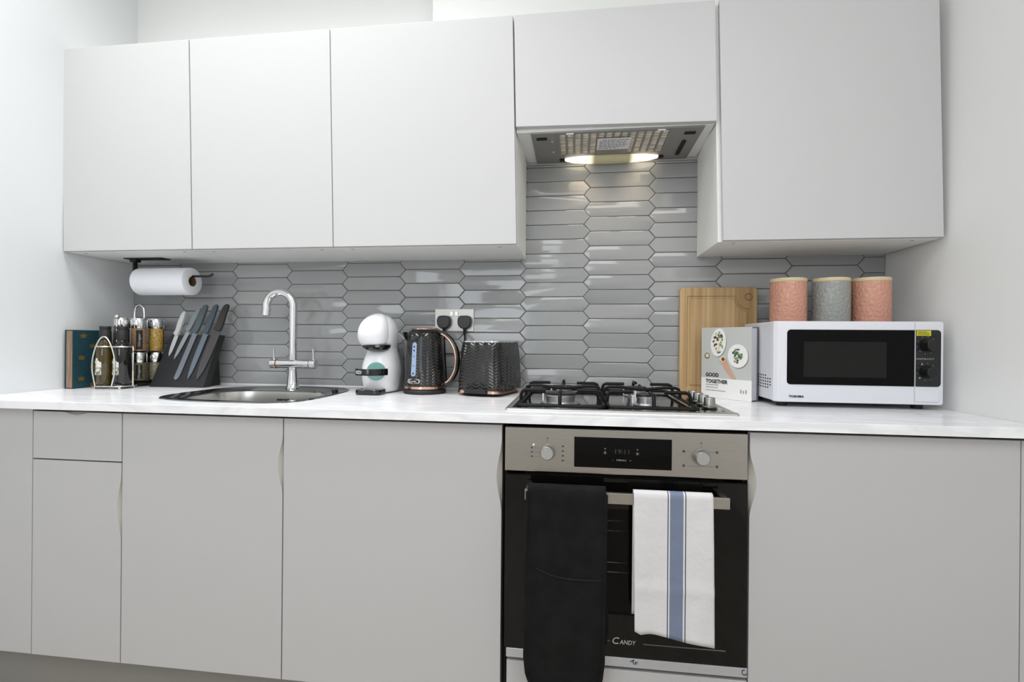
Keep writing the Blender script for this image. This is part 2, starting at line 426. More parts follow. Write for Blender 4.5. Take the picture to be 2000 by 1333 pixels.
# ------------------------------------------------------------------ sink
t = thing('sink', 'stainless steel inset sink with rounded bowl', 'sink', (.78, -.3, ZW))
def bowlring(k, z, cx=.80, cy=-.355, hx=.2, hy=.145, n=len(sink_out)):
    out = []
    for p in sink_out:
        a = math.atan2((p[1]-cy)/hy, (p[0]-cx)/hx); ca, sa = math.cos(a), math.sin(a)
        e_ = 2/3.2; out.append((cx+hx*k*math.copysign(abs(ca)**e_, ca), cy+hy*k*math.copysign(abs(sa)**e_, sa), z))
    return out
ring3 = lambda P, z: [(p[0], p[1], z) for p in P]
bm = loft(B(), [ring3(sink_out, ZW+.0004), ring3(offs(sink_out, .002), ZW+.003), ring3(offs(sink_out, .008), ZW+.003), ring3(offs(sink_out, .013), ZW+.0015), bowlring(1.03, ZW+.0012), bowlring(1.0, ZW-.003)], capa=False, capb=False)
obj('rim', bm, M_steelp, t, smooth=40)
M_bowl = mat('satin_steel_bowl', c(205, 204, 200), .22, 1.)
bm = loft(B(), [bowlring(1.0, ZW-.003), bowlring(.985, ZW-.03), bowlring(.96, ZW-.11), bowlring(.9, ZW-.14), bowlring(.75, ZW-.15), bowlring(.2, ZW-.155)], capa=False)
obj('bowl', bm, M_bowl, t, smooth=50)
bm = B(); 
for xx in (.775, .80): box(bm, xx, xx+.018, -.2165, -.2125, ZW-.034, ZW-.028); box(bm, xx, xx+.018, -.2165, -.2125, ZW-.044, ZW-.038)
obj('overflow', bm, M_dark, t)
obj('plug_knob', cyl(B(), (.985, -.2, ZW+.0017), (.985, -.2, ZW+.008), .011), M_black, t, smooth=40)

# ------------------------------------------------------------------ tap
tx, ty = .787, -.135
t = thing('kitchen_tap', 'chrome swan-neck kitchen tap with twin levers behind the sink', 'tap', (tx, ty, ZW+.0015))
bm = lathe(B(), [(.024, 0), (.024, .004), (.021, .008), (.0195, .03), (.0155, .07), (.016, .078)], 32, tx, ty, ZW+.0018)
obj('base', bm, M_chrome, t, smooth=35)
zb_ = ZW+.093
bm = B(); cyl(bm, (tx-.062, ty, zb_), (tx+.066, ty, zb_), .0165, n=32); 
obj('mixer_body', bm, M_chrome, t, smooth=35, bevel=.002)
for s in (-1, 1):
    h = obj('handle', cyl(B(), (tx+s*.0665+.002, ty, zb_), (tx+s*.089+.002, ty, zb_), .0175, n=32), M_chrome, t, smooth=35, bevel=.002)
    obj('lever', tube(B(), [(tx+s*.078+.002, ty, zb_+.014), (tx+s*.079+.002, ty, zb_+.035), (tx+s*.078+.002, ty-.002, zb_+.058)], .0042, 12), M_chrome, h, smooth=40)
b2 = cyl(B(), (tx-.0643, ty, zb_), (tx-.0617, ty, zb_), .0178, n=32); obj('hot_ring', b2, mat('copper_ring', c(190, 130, 90), .3, 1.), t, smooth=35, label='thin copper coloured ring')
rr = .050; ax = tx-rr
pts = [(tx, ty, zb_+.014), (tx, ty, zb_+.1), (tx, ty, 1.203)] + [(ax+rr*math.cos(PI*i/18*1.06), ty-.012*i/18, 1.208+rr*1.05*math.sin(PI*i/18*1.06)) for i in range(0, 19)]
pts.append((pts[-1][0]-.002, ty-.013, 1.172))
obj('spout', tube(B(), pts, .0145, 20), M_chrome, t, smooth=45)
obj('aerator', cyl(B(), (pts[-1][0], pts[-1][1], 1.1705), (pts[-1][0], pts[-1][1], 1.1715), .0105), M_blackmat, t)

# ------------------------------------------------------------------ hob
t = thing('gas_hob', 'four-burner stainless steel gas hob set into the worktop', 'hob', (1.94, -.29, ZW))
hx0, hx1, hy0, hy1 = 1.6405, 2.2425, -.5455, -.036
hr = lambda d, r: rrect(hx0+d, hx1-d, hy0+d, hy1-d, r)
obj('hob_rim', loft(B(), [ring3(hr(0, .008), ZW+.0004), ring3(hr(.001, .008), ZW+.0045), ring3(hr(.005, .008), ZW+.0062), ring3(hr(.013, .008), ZW+.0064), ring3(hr(.0165, .009), ZW+.005)], capa=False, capb=False), mat('hob_rim_steel', c(196, 196, 192), .32, .85), t, smooth=30)
bm = loft(B(), [ring3(hr(.004, .008), ZW+.0008), ring3(hr(.0165, .009), ZW+.005), ring3(hr(.022, .01), ZW+.0045), ring3(hr(.03, .01), ZW+.0045)], capa=True)
obj('hob_plate', bm, mat('hob_steel', c(140, 139, 135), .09, 1.), t, smooth=30)
burn = [(1.785, -.40, .046), (1.785, -.165, .034), (2.03, -.165, .034), (2.03, -.40, .03)]
M_cap = mat('burner_cap', c(24, 24, 24), .4)
for bx_, by_, r in burn:
    b3 = obj('burner', lathe(B(), [(r*1.25, 0), (r*1.25, .002), (r*.9, .006), (r*.9, .02), (r*.98, .022), (r*.98, .026)], 40, bx_, by_, ZW+.0047), M_alu, t, smooth=35)
    obj('burner_cap', lathe(B(), [(r*.95, .0262), (r*.97, .030), (r*.9, .032)], 40, bx_, by_, ZW+.0047), M_cap, b3, smooth=35)
    obj('spark_plug', cyl(B(), (bx_-r*1.15, by_+r*.8, ZW+.006), (bx_-r*1.15, by_+r*.8, ZW+.028), .0025, n=10), M_wgloss, b3)
def grate(x0, x1, cx_):
    zg, zl, y0, y1, r = ZW+.045, ZW+.0125, -.53, -.055, .0050
    bm = B()
    loop = [(a, b_, zl) for a, b_ in rrect(x0, x1, y0, y1, .015, 4)]
    tube(bm, loop, r, 8, True)
    for sx, e_ in ((x0, 1), (x1, -1)):
        for (yy, ln) in ((-.435, .072), (-.29, None), (-.17, .072)):
            dd = 0 if ln else 0
            top = [(sx, yy, zl), (sx+e_*.001, yy, zg-.014), (sx+e_*.005, yy, zg-.004), (sx+e_*.014, yy, zg)]
            if ln: top += [(sx+e_*ln, yy, zg)]
            else: top += [(sx+e_*.05, yy, zg), (sx+e_*.075, yy, zg-.003), (cx_-e_*.0, yy, zg-.007)]
            tube(bm, top, r, 8)
    for yy, d_ in ((-.53, 1), (-.055, -1)):
        tube(bm, [(cx_, yy, zl), (cx_, yy, zg-.010), (cx_, yy+d_*.008, zg-.001), (cx_, yy+d_*.075, zg)], r, 8)
    tube(bm, [(cx_, -.35, zg), (cx_, -.29, zg-.006), (cx_, -.225, zg)], r, 8)
    for px_ in (x0, x1):
        for py_ in (y0+.02, y1-.02): cyl(bm, (px_, py_, ZW+.0062), (px_, py_, zl), .004, n=8)
    return obj('pan_support', bm, M_iron, t, smooth=50)
grate(1.672, 1.905, 1.787); grate(1.917, 2.146, 2.032)
M_knobst = mat('knob_steel', c(160, 159, 154), .28, 1.)
for yy in (-.44, -.375, -.31, -.245):
    k = obj('knob', lathe(B(), [(.0185, 0), (.0185, .004), (.0155, .006), (.0145, .026), (.0135, .028)], 32, 2.194, yy, ZW+.0065), M_knobst, t, smooth=35)
    obj('knob_skirt', lathe(B(), [(.021, 0), (.021, .002)], 32, 2.194, yy, ZW+.0062), M_black, k)
bm = B()
for i, (w_, h_) in enumerate(((.0012, .013), (.0012, .013), (.005, .003), (.0012, .010), (.004, .008), (.0012, .009), (.005, .003))):
    box(bm, 2.196+i*.0065, 2.196+i*.0065+w_, -.5345, -.5342+h_*.5, ZW+.0061, ZW+.0063)
obj('film_print', bm, M_black, t)

# ------------------------------------------------------------------ oven
YO = -.602
t = thing('built_in_oven', 'built-in stainless steel oven with black glass door below the hob', 'oven', (1.95, -.3, .27))
cp = obj('control_panel', bx(1.6505, 2.2425, YO, YO+.02, .7535, .8645), M_steel, t, bevel=.0015)
obj('display', bx(1.8265, 2.0645, YO-.0012, YO+.001, .770, .8455), mat('display_glass', c(3, 3, 4), .05, spec=.2), cp)
M_print = mat('printed_grey', c(70, 68, 64), .5); M_lite = mat('printed_white', c(170, 172, 168), .5)
M_led = mat('dim_led', c(40, 44, 20), .5, emit=c(120, 130, 60), es=.05)
text('clock_digits', '19:11', M_led, cp, (1.945, YO-.0016, .812), X1, Z1, .034, .011)
for xx in (1.903, 1.982):
    for zz in (.808, .818): obj('touch_dot', cyl(B(), (xx, YO-.0016, zz), (xx, YO-.0012, zz), .0035 if zz < .81 else .0022, n=12), mat('touch_grey', c(90, 90, 88), .5), cp)
text('touch_buttons', '-   MENU   +', M_lite, cp, (1.944, YO-.0016, .7905), X1, Z1, .046, .0035)
for kx, kz in ((1.759, .8045), (2.134, .8055)):
    bm = B(); cyl(bm, (kx, YO-.001, kz), (kx, YO-.003, kz), .0205, n=40); cyl(bm, (kx, YO-.003, kz), (kx, YO-.022, kz), .0175, .0165, n=40)
    k = obj('knob', bm, M_knobst, cp, smooth=35, bevel=.0008)
    obj('knob_face', cyl(B(), (kx, YO-.022, kz), (kx, YO-.0228, kz), .0145, n=40), M_alu, k, smooth=35)
syms = []
for kx in (1.759, 2.134):
    syms.append((kx-.001, kx+.001, YO-.0004, YO+.001, .830, .832)); syms.append((kx-.0015, kx+.0015, YO-.0004, YO+.001, .837, .841))
for i in range(4):
    syms.append((1.795, 1.801, YO-.0004, YO+.001, .782+i*.012, .786+i*.012))
for i in range(3): syms.append((1.717, 1.722, YO-.0004, YO+.001, .790+i*.011, .794+i*.011)); syms.append((1.724, 1.738, YO-.0004, YO+.001, .7915+i*.011, .792+i*.011))
for xx in (2.093, 2.171):
    for zz in (.783, .818): syms.append((xx-.003, xx+.003, YO-.0004, YO+.001, zz-.003, zz+.003)); 
syms.append((2.1, 2.165, YO-.0004, YO+.001, .7825, .783)); syms.append((2.1, 2.112, YO-.0004, YO+.001, .8175, .818)); syms.append((2.152, 2.165, YO-.0004, YO+.001, .8175, .818))
for q in syms: obj('symbol', bx(*q), M_print, cp)
obj('indicator', cyl(B(), (1.724, YO-.001, .822), (1.724, YO+.001, .822), .0028, n=12), M_wgloss, cp)
M_glass = bpy.data.materials.new('tinted_oven_glass'); M_glass.use_nodes = True
N, L, b = nt(M_glass); out = N['Material Output']
b.inputs['Base Color'].default_value = c(14, 13, 12); b.inputs['Roughness'].default_value = .03; b.inputs['Specular IOR Level'].default_value = .3
tr = N.new('ShaderNodeBsdfTransparent'); tr.inputs[0].default_value = (.8, .8, .76, 1); mx = N.new('ShaderNodeMixShader'); mx.inputs[0].default_value = .62
L.new(b.outputs[0], mx.inputs[1]); L.new(tr.outputs[0], mx.inputs[2]); L.new(mx.outputs[0], out.inputs[0])
M_dglass = mat('black_oven_glass', c(11, 10, 9), .04, spec=.3)
dr = obj('door', bx(1.6535, 2.2425, YO+.006, YO+.016, .3015, .7435), M_blackmat, t)
bm = B(); box(bm, 1.6520, 1.76, YO, YO+.0055, .3005, .744); box(bm, 2.145, 2.2425, YO, YO+.0055, .3005, .744); box(bm, 1.76, 2.145, YO, YO+.0055, .3005, .405); box(bm, 1.76, 2.145, YO, YO+.0055, .668, .744)
# door back plate has an opening behind the window
dr.data.clear_geometry(); bm2 = B(); box(bm2, 1.6535, 1.76, YO+.006, YO+.016, .3015, .7435); box(bm2, 2.145, 2.2425, YO+.006, YO+.016, .3015, .7435); box(bm2, 1.76, 2.145, YO+.006, YO+.016, .3015, .405); box(bm2, 1.76, 2.145, YO+.006, YO+.016, .668, .7435)
bm2.transform(ROOTM[t.name].inverted()); bm2.to_mesh(dr.data); bm2.free()
obj('door_glass', bm, M_dglass, dr)
obj('window_pane', bx(1.76, 2.145, YO+.0002, YO+.005, .405, .668), M_glass, dr)
bm = B(); box(bm, 1.70, 1.71, -.58, -.12, .33, .74); box(bm, 2.19, 2.20, -.58, -.12, .33, .74); box(bm, 1.71, 2.19, -.13, -.12, .33, .74); box(bm, 1.71, 2.19, -.58, -.13, .33, .34); box(bm, 1.71, 2.19, -.58, -.13, .73, .74)
obj('cavity', bm, mat('enamel_cavity', c(92, 90, 82), .35), t)
for zz in (.603, .576, .490, .464):
    bm = tube(B(), [(1.712, -.50, zz), (2.188, -.50, zz)], .0022, 8)
    if zz in (.576, .464):
        for i in range(14): tube(bm, [(1.73+i*.033, -.50, zz), (1.73+i*.033, -.16, zz)], .0014, 6)
    obj('shelf_wire', bm, M_chrome, t, smooth=50)
hd = obj('handle', bx(1.7075, 2.1865, -.6565, -.6465, .6975, .7235), M_steel, dr, bevel=.001)
for xx in (1.7085, 2.172): obj('handle_bracket', bx(xx, xx+.0135, -.6465, YO, .7, .72), M_steel, hd)
M_logo = mat('logo_white', c(190, 188, 182), .5)
text('brand_lettering', 'C', M_logo, dr, (1.9335, YO-.0006, .3405), X1, Z1, .0165, .0165, shear=.2)
text('brand_lettering', 'ANDY', M_logo, dr, (1.9625, YO-.0006, .338), X1, Z1, .040, .0105, shear=.2)
bm = B(); box(bm, 2.000, 2.195, YO-.0008, YO, .3355, .338); box(bm, 1.913, 1.918, YO-.0008, YO, .338, .340)
obj('logo_line', bm, mat('logo_line_grey', c(98, 95, 90), .5), dr)
M_film = mat('film_steel', c(196, 200, 206), .3, .6)
bt = obj('bottom_trim', bx(1.6575, 2.2445, YO-.001, YO+.015, .2765, .2995), M_film, t, bevel=.0008)
M_navy = mat('navy_ink', c(36, 42, 80), .6)
text('film_lettering', 'AF', M_navy, bt, (1.978, YO-.0017, .291), (1, 0, -.75), (.75, 0, 1), .017, .010)
text('film_lettering', 'C', M_navy, bt, (2.237, YO-.0017, .289), (1, 0, .5), (-.5, 0, 1), .010, .014)

# ------------------------------------------------------------------ cooker hood
ZH = 1.748
t = thing('cooker_hood', 'grey built-in extractor with lit lamp strip under the short cabinet', 'extractor', (1.95, -.15, ZH))
M_hood = mat('hood_grey', c(142, 142, 140), .45, .2)
obj('panel', bx(1.6795, 2.2165, -.279, -.0095, ZH, ZH+.0045), M_hood, t, bevel=.001)
M_filt = mat('filter_cream', c(218, 210, 196), .5)
fl = B()
for i in range(14):
    x0 = 1.771+i*(.348/14); w_ = .0178
    box(fl, x0, x0+w_, -.262, -.098, ZH-.0012, ZH+.0005)
fo = obj('grease_filter', fl, add_noise(M_filt, c(176, 164, 150), c(232, 224, 208), 60, 2, (.3, 1.6, 1), .4, .6), t)
fb = B()
for i in range(15):
    x0 = 1.766+i*(.348/14); box(fb, x0-.0005, x0+.0055, -.264, -.096, ZH-.003, ZH)
obj('grille', fb, M_hood, t)
obj('filter_catch', bx(1.897, 2.0, -.137, -.098, ZH-.006, ZH), M_steel, t, bevel=.002)
st = obj('sticker', bx(1.893, 2.0, -.232, -.138, ZH-.0055, ZH-.0045), mat('notice_paper', c(228, 228, 228), .6), t, label='white notice sticker with small print')
bm = B()
for i in range(6):
    y0 = -.222+i*.0135; xx = 1.9 + (.008 if i in (0,) else 0); x1_ = 1.993 - (.03 if i == 5 else .004*(i % 3))
    while xx < x1_:
        w_ = random.uniform(.005, .013); box(bm, xx, min(xx+w_, x1_), y0, y0+.0045, ZH-.0059, ZH-.0054); xx += w_+.003
obj('small_print', bm, mat('print_blue_grey', c(120, 122, 130), .6), st)
for xx in (1.695, 2.163): obj('catch_slot', bx(xx, xx+.034, -.246, -.228, ZH-.002, ZH), M_dark, t)
obj('switch_slot', prism(B(), rrect(2.168, 2.182, -.18, -.055, .006), (0, 0, ZH), X1, Y1, (0, 0, -.003)), M_dark, t)
for q in ((1.745, -.21), (1.745, -.12)): obj('screw', cyl(B(), (*q, ZH), (*q, ZH-.0015), .003, n=10), M_wgloss, t)
for q in ((1.804, -.271), (2.088, -.271)): obj('clip', bx(q[0]-.012, q[0]+.012, q[1]-.003, q[1]+.003, ZH-.003, ZH), M_wgloss, t)
for xx in (1.765, 2.112): obj('lamp_socket', prism(B(), rrect(xx, xx+.0185, -.055, -.038, .005), (0, 0, ZH), X1, Y1, (0, 0, -.006)), M_dark, t)
M_lens = mat('lamp_lens', c(196, 190, 150), .2)
N, L, b = nt(M_lens); tc = N.new('ShaderNodeTexCoord'); se = N.new('ShaderNodeSeparateXYZ'); ab = N.new('ShaderNodeMath'); ab.operation = 'ABSOLUTE'
mr = N.new('ShaderNodeMapRange'); mr.inputs[1].default_value = .06; mr.inputs[2].default_value = .11; mr.inputs[3].default_value = .05; mr.inputs[4].default_value = 3.2
L.new(tc.outputs['Object'], se.inputs[0]); L.new(se.outputs[0], ab.inputs[0]); L.new(ab.outputs[0], mr.inputs[0]); L.new(mr.outputs[0], b.inputs['Emission Strength'])
b.inputs['Emission Color'].default_value = (1, .87, .64, 1)
bm = B(); rings = []
for j, (k, dz_) in enumerate(((1, 0), (.97, -.006), (.85, -.011), (.6, -.015), (.25, -.017))):
    rings.append([(1.948+.168*k*math.cos(2*PI*i/40), -.046+.033*k*math.sin(2*PI*i/40), ZH+dz_-.0005) for i in range(40)])
lens = obj('lamp_lens', loft(bm, rings), M_lens, t, smooth=50)
for xx in (1.865, 2.035):
    l = bpy.data.lights.new('hood_lamp_light', 'SPOT'); l.energy = 1.1; l.color = (1, .8, .58); l.spot_size = 1.9; l.spot_blend = .8; l.shadow_soft_size = .06
    lo = bpy.data.objects.new('hood_lamp_light', l); COL.objects.link(lo); lo.location = (xx, -.075, ZH-.022); lo.rotation_euler = (.25, 0, 0)

# ------------------------------------------------------------------ paper towel roll on its holder
t = thing('paper_towel_holder', 'black metal holder fixed under the far left wall cabinet', 'holder', (.19, -.14, 1.3905), )
obj('mounting_plate', bx(.100, .262, -.158, -.112, 1.3885, 1.3918), M_blackmat, t, bevel=.001)
bm = B(); box(bm, .118, .145, -.148, -.124, 1.378, 1.3885); obj('bracket', bm, M_blackmat, t, bevel=.001)
obj('arm', bx(.126, .134, -.144, -.128, 1.318, 1.378), M_blackmat, t, bevel=.001)
obj('rod', tube(B(), [(.13, -.136, 1.322), (.15, -.136, 1.3225), (.44, -.136, 1.3215), (.452, -.136, 1.324), (.46, -.136, 1.330)], .0042, 12), M_black, t, smooth=45)
M_paper = add_noise(mat('tissue_paper', c(238, 240, 244), .9), None, None, 60, 2, bump=.5)
t = thing('paper_towel_roll', 'white paper towel roll hanging on the black holder', 'paper towel', (.16, -.136, 1.303))
prof = [(.0195, 0), (.049, 0), (.0515, .002), (.052, .006), (.052, .214), (.0515, .218), (.049, .22), (.0195, .22)]
bm = lathe(B(), prof, 64, capa=False, capb=False); bm.transform(Matrix.Translation((.155, -.136, 1.302)) @ Matrix.Rotation(PI/2, 4, 'Y'))
obj('sheet_roll', bm, M_paper, t, smooth=40)
bm = lathe(B(), [(.0195, .0), (.0195, .22), (.0182, .2205), (.0182, .0)], 48, capa=False, capb=False); bm.transform(Matrix.Translation((.155, -.136, 1.302)) @ Matrix.Rotation(PI/2, 4, 'Y'))
obj('core_tube', bm, mat('cardboard', c(120, 96, 70), .8), t, smooth=40)

# ------------------------------------------------------------------ book against the left wall
t = thing('book', 'dark teal hardback with gold bees standing against the left wall', 'book', (.03, -.2, ZW))
M_teal = add_noise(mat('teal_cloth', c(22, 62, 72), .6), c(18, 52, 60), c(26, 70, 80), 300, 2, bump=.3)
obj('cover', prism(prism(prism(B(), [(0, 0), (.003, 0), (.003, .211), (0, .211)], (.0425, -.30, ZW+.0005), X1, Z1, (0, .15, 0)), [(0, 0), (.003, 0), (.003, .211), (0, .211)], (.0125, -.30, ZW+.0005), X1, Z1, (0, .15, 0)), [(0, 0), (.027, 0), (.027, .211), (0, .211)], (.0155, -.153, ZW+.0005), X1, Z1, (0, .003, 0)), M_teal, t)
pg = obj('page_block', bx(.0158, .0422, -.2975, -.154, ZW+.003, ZW+.208), add_noise(mat('book_pages', c(140, 112, 92), .8), c(112, 88, 70), c(170, 142, 120), 90, 2, (6, 1, .1)), t)
M_goldf = mat('gold_foil', c(150, 120, 52), .4, .5)
bm = B()
def ell(bm, cy, cz, ry, rz, rot=0, X=.0458, n=14):
    vs = []
    for i in range(n):
        a = 2*PI*i/n; y_, z_ = ry*math.cos(a), rz*math.sin(a)
        vs.append(bm.verts.new((X, cy+y_*math.cos(rot)-z_*math.sin(rot), cz+y_*math.sin(rot)+z_*math.cos(rot))))
    bm.faces.new(vs)
for cy_, cz_ in ((-.262, 1.088), (-.268, 1.008), (-.268, .932), (-.225, 1.05), (-.222, .97), (-.18, 1.09), (-.182, 1.01), (-.225, .908)):
    ell(bm, cy_, cz_+.004, .004, .009); 
    for s_ in (-1, 1): ell(bm, cy_+s_*.007, cz_+.004, .0065, .003, s_*.45, .0457); ell(bm, cy_+s_*.006, cz_-.002, .005, .0025, -s_*.3, .0457)
bb = obj('bee_pattern', bm, M_goldf, t); bb['kind'] = 'stuff'

# ------------------------------------------------------------------ oil and vinegar caddy + bottles
t = thing('bottle_caddy', 'chrome wire caddy holding the oil and vinegar bottles', 'caddy', (.15, -.245, ZW))
M_wire = mat('chrome_wire', c(215, 212, 205), .18, 1.)
b1, b2c = (.126, -.253), (.186, -.243)
tray = B(); tube(tray, [(x_, y_, ZW+.010) for x_, y_ in rrect(.100, .218, -.285, -.205, .03, 6)], .0028, 8, True)
for i in range(5): tube(tray, [(.108+.0255*i, -.284, ZW+.0095), (.108+.0255*i, -.206, ZW+.0095)], .0018, 6)
obj('tray', tray, M_wire, t, smooth=50)
for q in ((.108, -.275), (.208, -.275), (.108, -.216), (.208, -.216)):
    f_ = lathe(B(), [(.001, .0002), (.004, .001), (.005, .004), (.004, .0068), (.001, .0082)], 14, q[0], q[1], ZW); obj('foot', f_, M_wire, t, smooth=60)
def hoop(cx_, cy_, w_, rz, top):
    P = spline([(-w_*.72, ZW+.012), (-w_, ZW+.07), (-w_*.92, ZW+.12), (-w_*.5, top-.018), (0, top), (w_*.5, top-.018), (w_*.92, ZW+.12), (w_, ZW+.07), (w_*.72, ZW+.012)] and [(a, 0, z) for a, z in ((-w_*.72, ZW+.012), (-w_, ZW+.07), (-w_*.92, ZW+.12), (-w_*.5, top-.018), (0, top), (w_*.5, top-.018), (w_*.92, ZW+.12), (w_, ZW+.07), (w_*.72, ZW+.012))], 6)
    return tube(B(), [(cx_+p.x*math.cos(rz), cy_+p.x*math.sin(rz), p.z) for p in P], .0027, 8)
obj('hoop', hoop(.161, -.292, .037, .25, 1.088), M_wire, t, smooth=50)
obj('hoop', hoop(.219, -.232, .036, 2.36, 1.055), M_wire, t, smooth=50)
obj('rod', tube(B(), [(.155, -.235, ZW+.010), (.155, -.235, 1.158)], .0032, 10), M_wire, t, smooth=50)
obj('knob', lathe(B(), [(.001, -.009), (.007, -.006), (.0095, 0), (.007, .006), (.001, .009)], 20, .155, -.235, 1.162), M_wire, t, smooth=60)
for q in (b1, b2c): obj('ring', tube(B(), [(q[0]+.0325*math.cos(a*PI/16), q[1]+.0325*math.sin(a*PI/16), 1.052) for a in range(32)], .003, 8, True), M_wire, t, smooth=50)
def bottle(x, y, liquid, label, lid, rim=None):
    o = thing('bottle', label, 'bottle', (x, y, ZW+.0128))
    obj('glass', lathe(B(), [(.026, 0), (.0285, .003), (.0285, .125), (.027, .138), (.018, .155), (.0135, .165), (.0135, .178)], 36, x, y, ZW+.0128), liquid, o, smooth=45)
    obj('cap', lathe(B(), [(.0178, .164), (.0178, .196), (.0165, .198), (.0165, .203), (.0175, .205), (.0175, .212), (.0165, .2135)], 30, x, y, ZW+.0128), M_blackmat, o, smooth=35)
    # paper label wrapped round the front
    bm = B(); n = 12; a0, a1 = -2.25, -1.15
    pr = []
    for i in range(n+1):
        a = a0+(a1-a0)*i/n; top = .108 if .25 < i/n < .6 else .099 if i/n < .8 else .094
        pr.append((bm.verts.new((x+.0289*math.cos(a), y+.0289*math.sin(a), ZW+.050)), bm.verts.new((x+.0289*math.cos(a), y+.0289*math.sin(a), ZW+.0128+top-.01))))
    for p, q in zip(pr, pr[1:]): bm.faces.new((p[0], q[0], q[1], p[1]))
    obj('paper_label', bm, add_noise(mat('olive_label', c(215, 212, 200), .7), c(100, 104, 70), c(228, 226, 218), 60, 3, lo=.38, hi=.5), o, smooth=60)
    return o
bottle(*b1, mat('olive_oil', c(78, 64, 16), .05, coat=.5, trans=.25), 'bottle of golden olive oil with a black cap, left one in the wire caddy', None)
bottle(*b2c, mat('dark_vinegar', c(14, 12, 11), .06, coat=.5), 'black bottle of vinegar, right one in the wire caddy', None)

# ------------------------------------------------------------------ spice carousel and jars
sx, sy = .134, -.118
t = thing('spice_rack', 'black and chrome carousel with a looped carrying handle holding the spice jars', 'spice rack', (sx, sy, ZW))
obj('base', lathe(B(), [(.052, 0), (.056, .003), (.054, .014), (.048, .018)], 40, sx, sy, ZW+.0005), M_blackmat, t, smooth=40)
obj('column', cyl(B(), (sx, sy, ZW+.018), (sx, sy, 1.16), .018), M_blackgloss, t, smooth=40)
for zz in (.019, .131):
    bm = lathe(B(), [(.06, zz), (.062, zz+.002), (.06, zz+.004)], 48, sx, sy, ZW); obj('tier', bm, M_blackgloss, t, smooth=40)
obj('handle', tube(B(), spline([(sx-.020, sy, 1.155), (sx-.021, sy, 1.18), (sx-.016, sy, 1.203), (sx, sy, 1.213), (sx+.016, sy, 1.203), (sx+.021, sy, 1.18), (sx+.020, sy, 1.155)], 6), .0042, 12), M_chrome, t, smooth=45)
M_lid = mat('jar_lid_chrome', c(225, 225, 225), .16, 1.)
N, L, b = nt(M_lid); 
tc = N.new('ShaderNodeTexCoord'); wv = N.new('ShaderNodeTexNoise'); wv.inputs['Scale'].default_value = 60
bp = N.new('ShaderNodeBump'); bp.inputs['Strength'].default_value = .2; bp.inputs['Distance'].default_value = .002
L.new(tc.outputs['Object'], wv.inputs['Vector']); L.new(wv.outputs['Fac'], bp.inputs['Height']); L.new(bp.outputs[0], b.inputs['Normal'])
M_jlab = mat('jar_label_black', c(14, 14, 16), .4)
spices = [('ginger', (150, 116, 84), 'Ginger'), ('turmeric', (176, 142, 66), 'Curry'), ('pepper', (70, 46, 36), 'Pepper'), ('oregano', (104, 98, 62), 'Oregano'), ('thyme', (128, 124, 98), 'Thyme'), ('basil', (60, 48, 34), 'Basil')]
smat = {n_: add_noise(mat('spice_'+n_, c(*q), .45, coat=.6), c(*[v*.82 for v in q]), c(*[min(255, v*1.15) for v in q]), 160, 2) for n_, q, _ in spices}
where = {(1, 1): ('ginger', 'spice jar of beige powder with a black Ginger label, middle of the upper tier'),
         (2, 1): ('turmeric', 'spice jar of yellow powder, right of the upper tier facing the knife block'),
         (0, 1): ('pepper', 'spice jar of brown powder behind the black bottle, left of the upper tier'),
         (1, 0): ('oregano', 'spice jar of olive green herbs with a black Oregano label, middle of the lower tier'),
         (2, 0): ('thyme', 'spice jar of pale green herbs, right of the lower tier facing the knife block'),
         (0, 0): ('basil', 'dark spice jar behind the black bottle, left of the lower tier'),
         (3, 1): ('pepper', 'chrome-lidded jar at the right rear of the upper tier')}
KN = set()
for (k, tier), (sp_, lab) in where.items():
    a = -PI/2-.30+k*PI/3; jx, jy = sx+.062*math.cos(a), sy+.062*math.sin(a); jz = ZW+(.135 if tier else .0235)
    H = .125 if tier else .106; z0 = 0
    o = thing('spice_jar', lab, 'spice jar', (jx, jy, jz), group=None)
    r = .0245
    obj('jar', lathe(B(), [(r*.9, 0), (r, .003), (r, H-.045), (r*.86, H-.036), (r*.86, H-.03)], 32, jx, jy, jz), smat[sp_], o, smooth=40)
    obj('lid', lathe(B(), [(r*1.06, H-.038), (r*1.1, H-.036), (r*1.1, H-.003), (r*1.02, H)], 32, jx, jy, jz), M_lid, o, smooth=40)
    da = {0: 0, 1: .08, 2: .45, 3: .3}[k]
    if k in (1, 2):
        bm = B(); pr = []
        for i in range(9):
            b_ = a+da-.42+.84*i/8; pr.append((bm.verts.new((jx+(r+.0003)*math.cos(b_), jy+(r+.0003)*math.sin(b_), jz+.006)), bm.verts.new((jx+(r+.0003)*math.cos(b_), jy+(r+.0003)*math.sin(b_), jz+H-.046))))
        for p, q in zip(pr, pr[1:]): bm.faces.new((p[0], q[0], q[1], p[1]))
        lb = obj('jar_label', bm, M_jlab, o, smooth=60)
        if k == 1:
            nn = Vector((math.cos(a+da), math.sin(a+da), 0)); vv = Vector((nn.y, -nn.x, 0))
            text('label_lettering', {'ginger': 'Ginger', 'oregano': 'Oregano'}[sp_], M_logo, lb, Vector((jx, jy, jz+(H-.04)/2))+nn*(r+.0009), Z1, vv if vv.cross(Z1).dot(nn) < 0 else -vv, .050, .009)

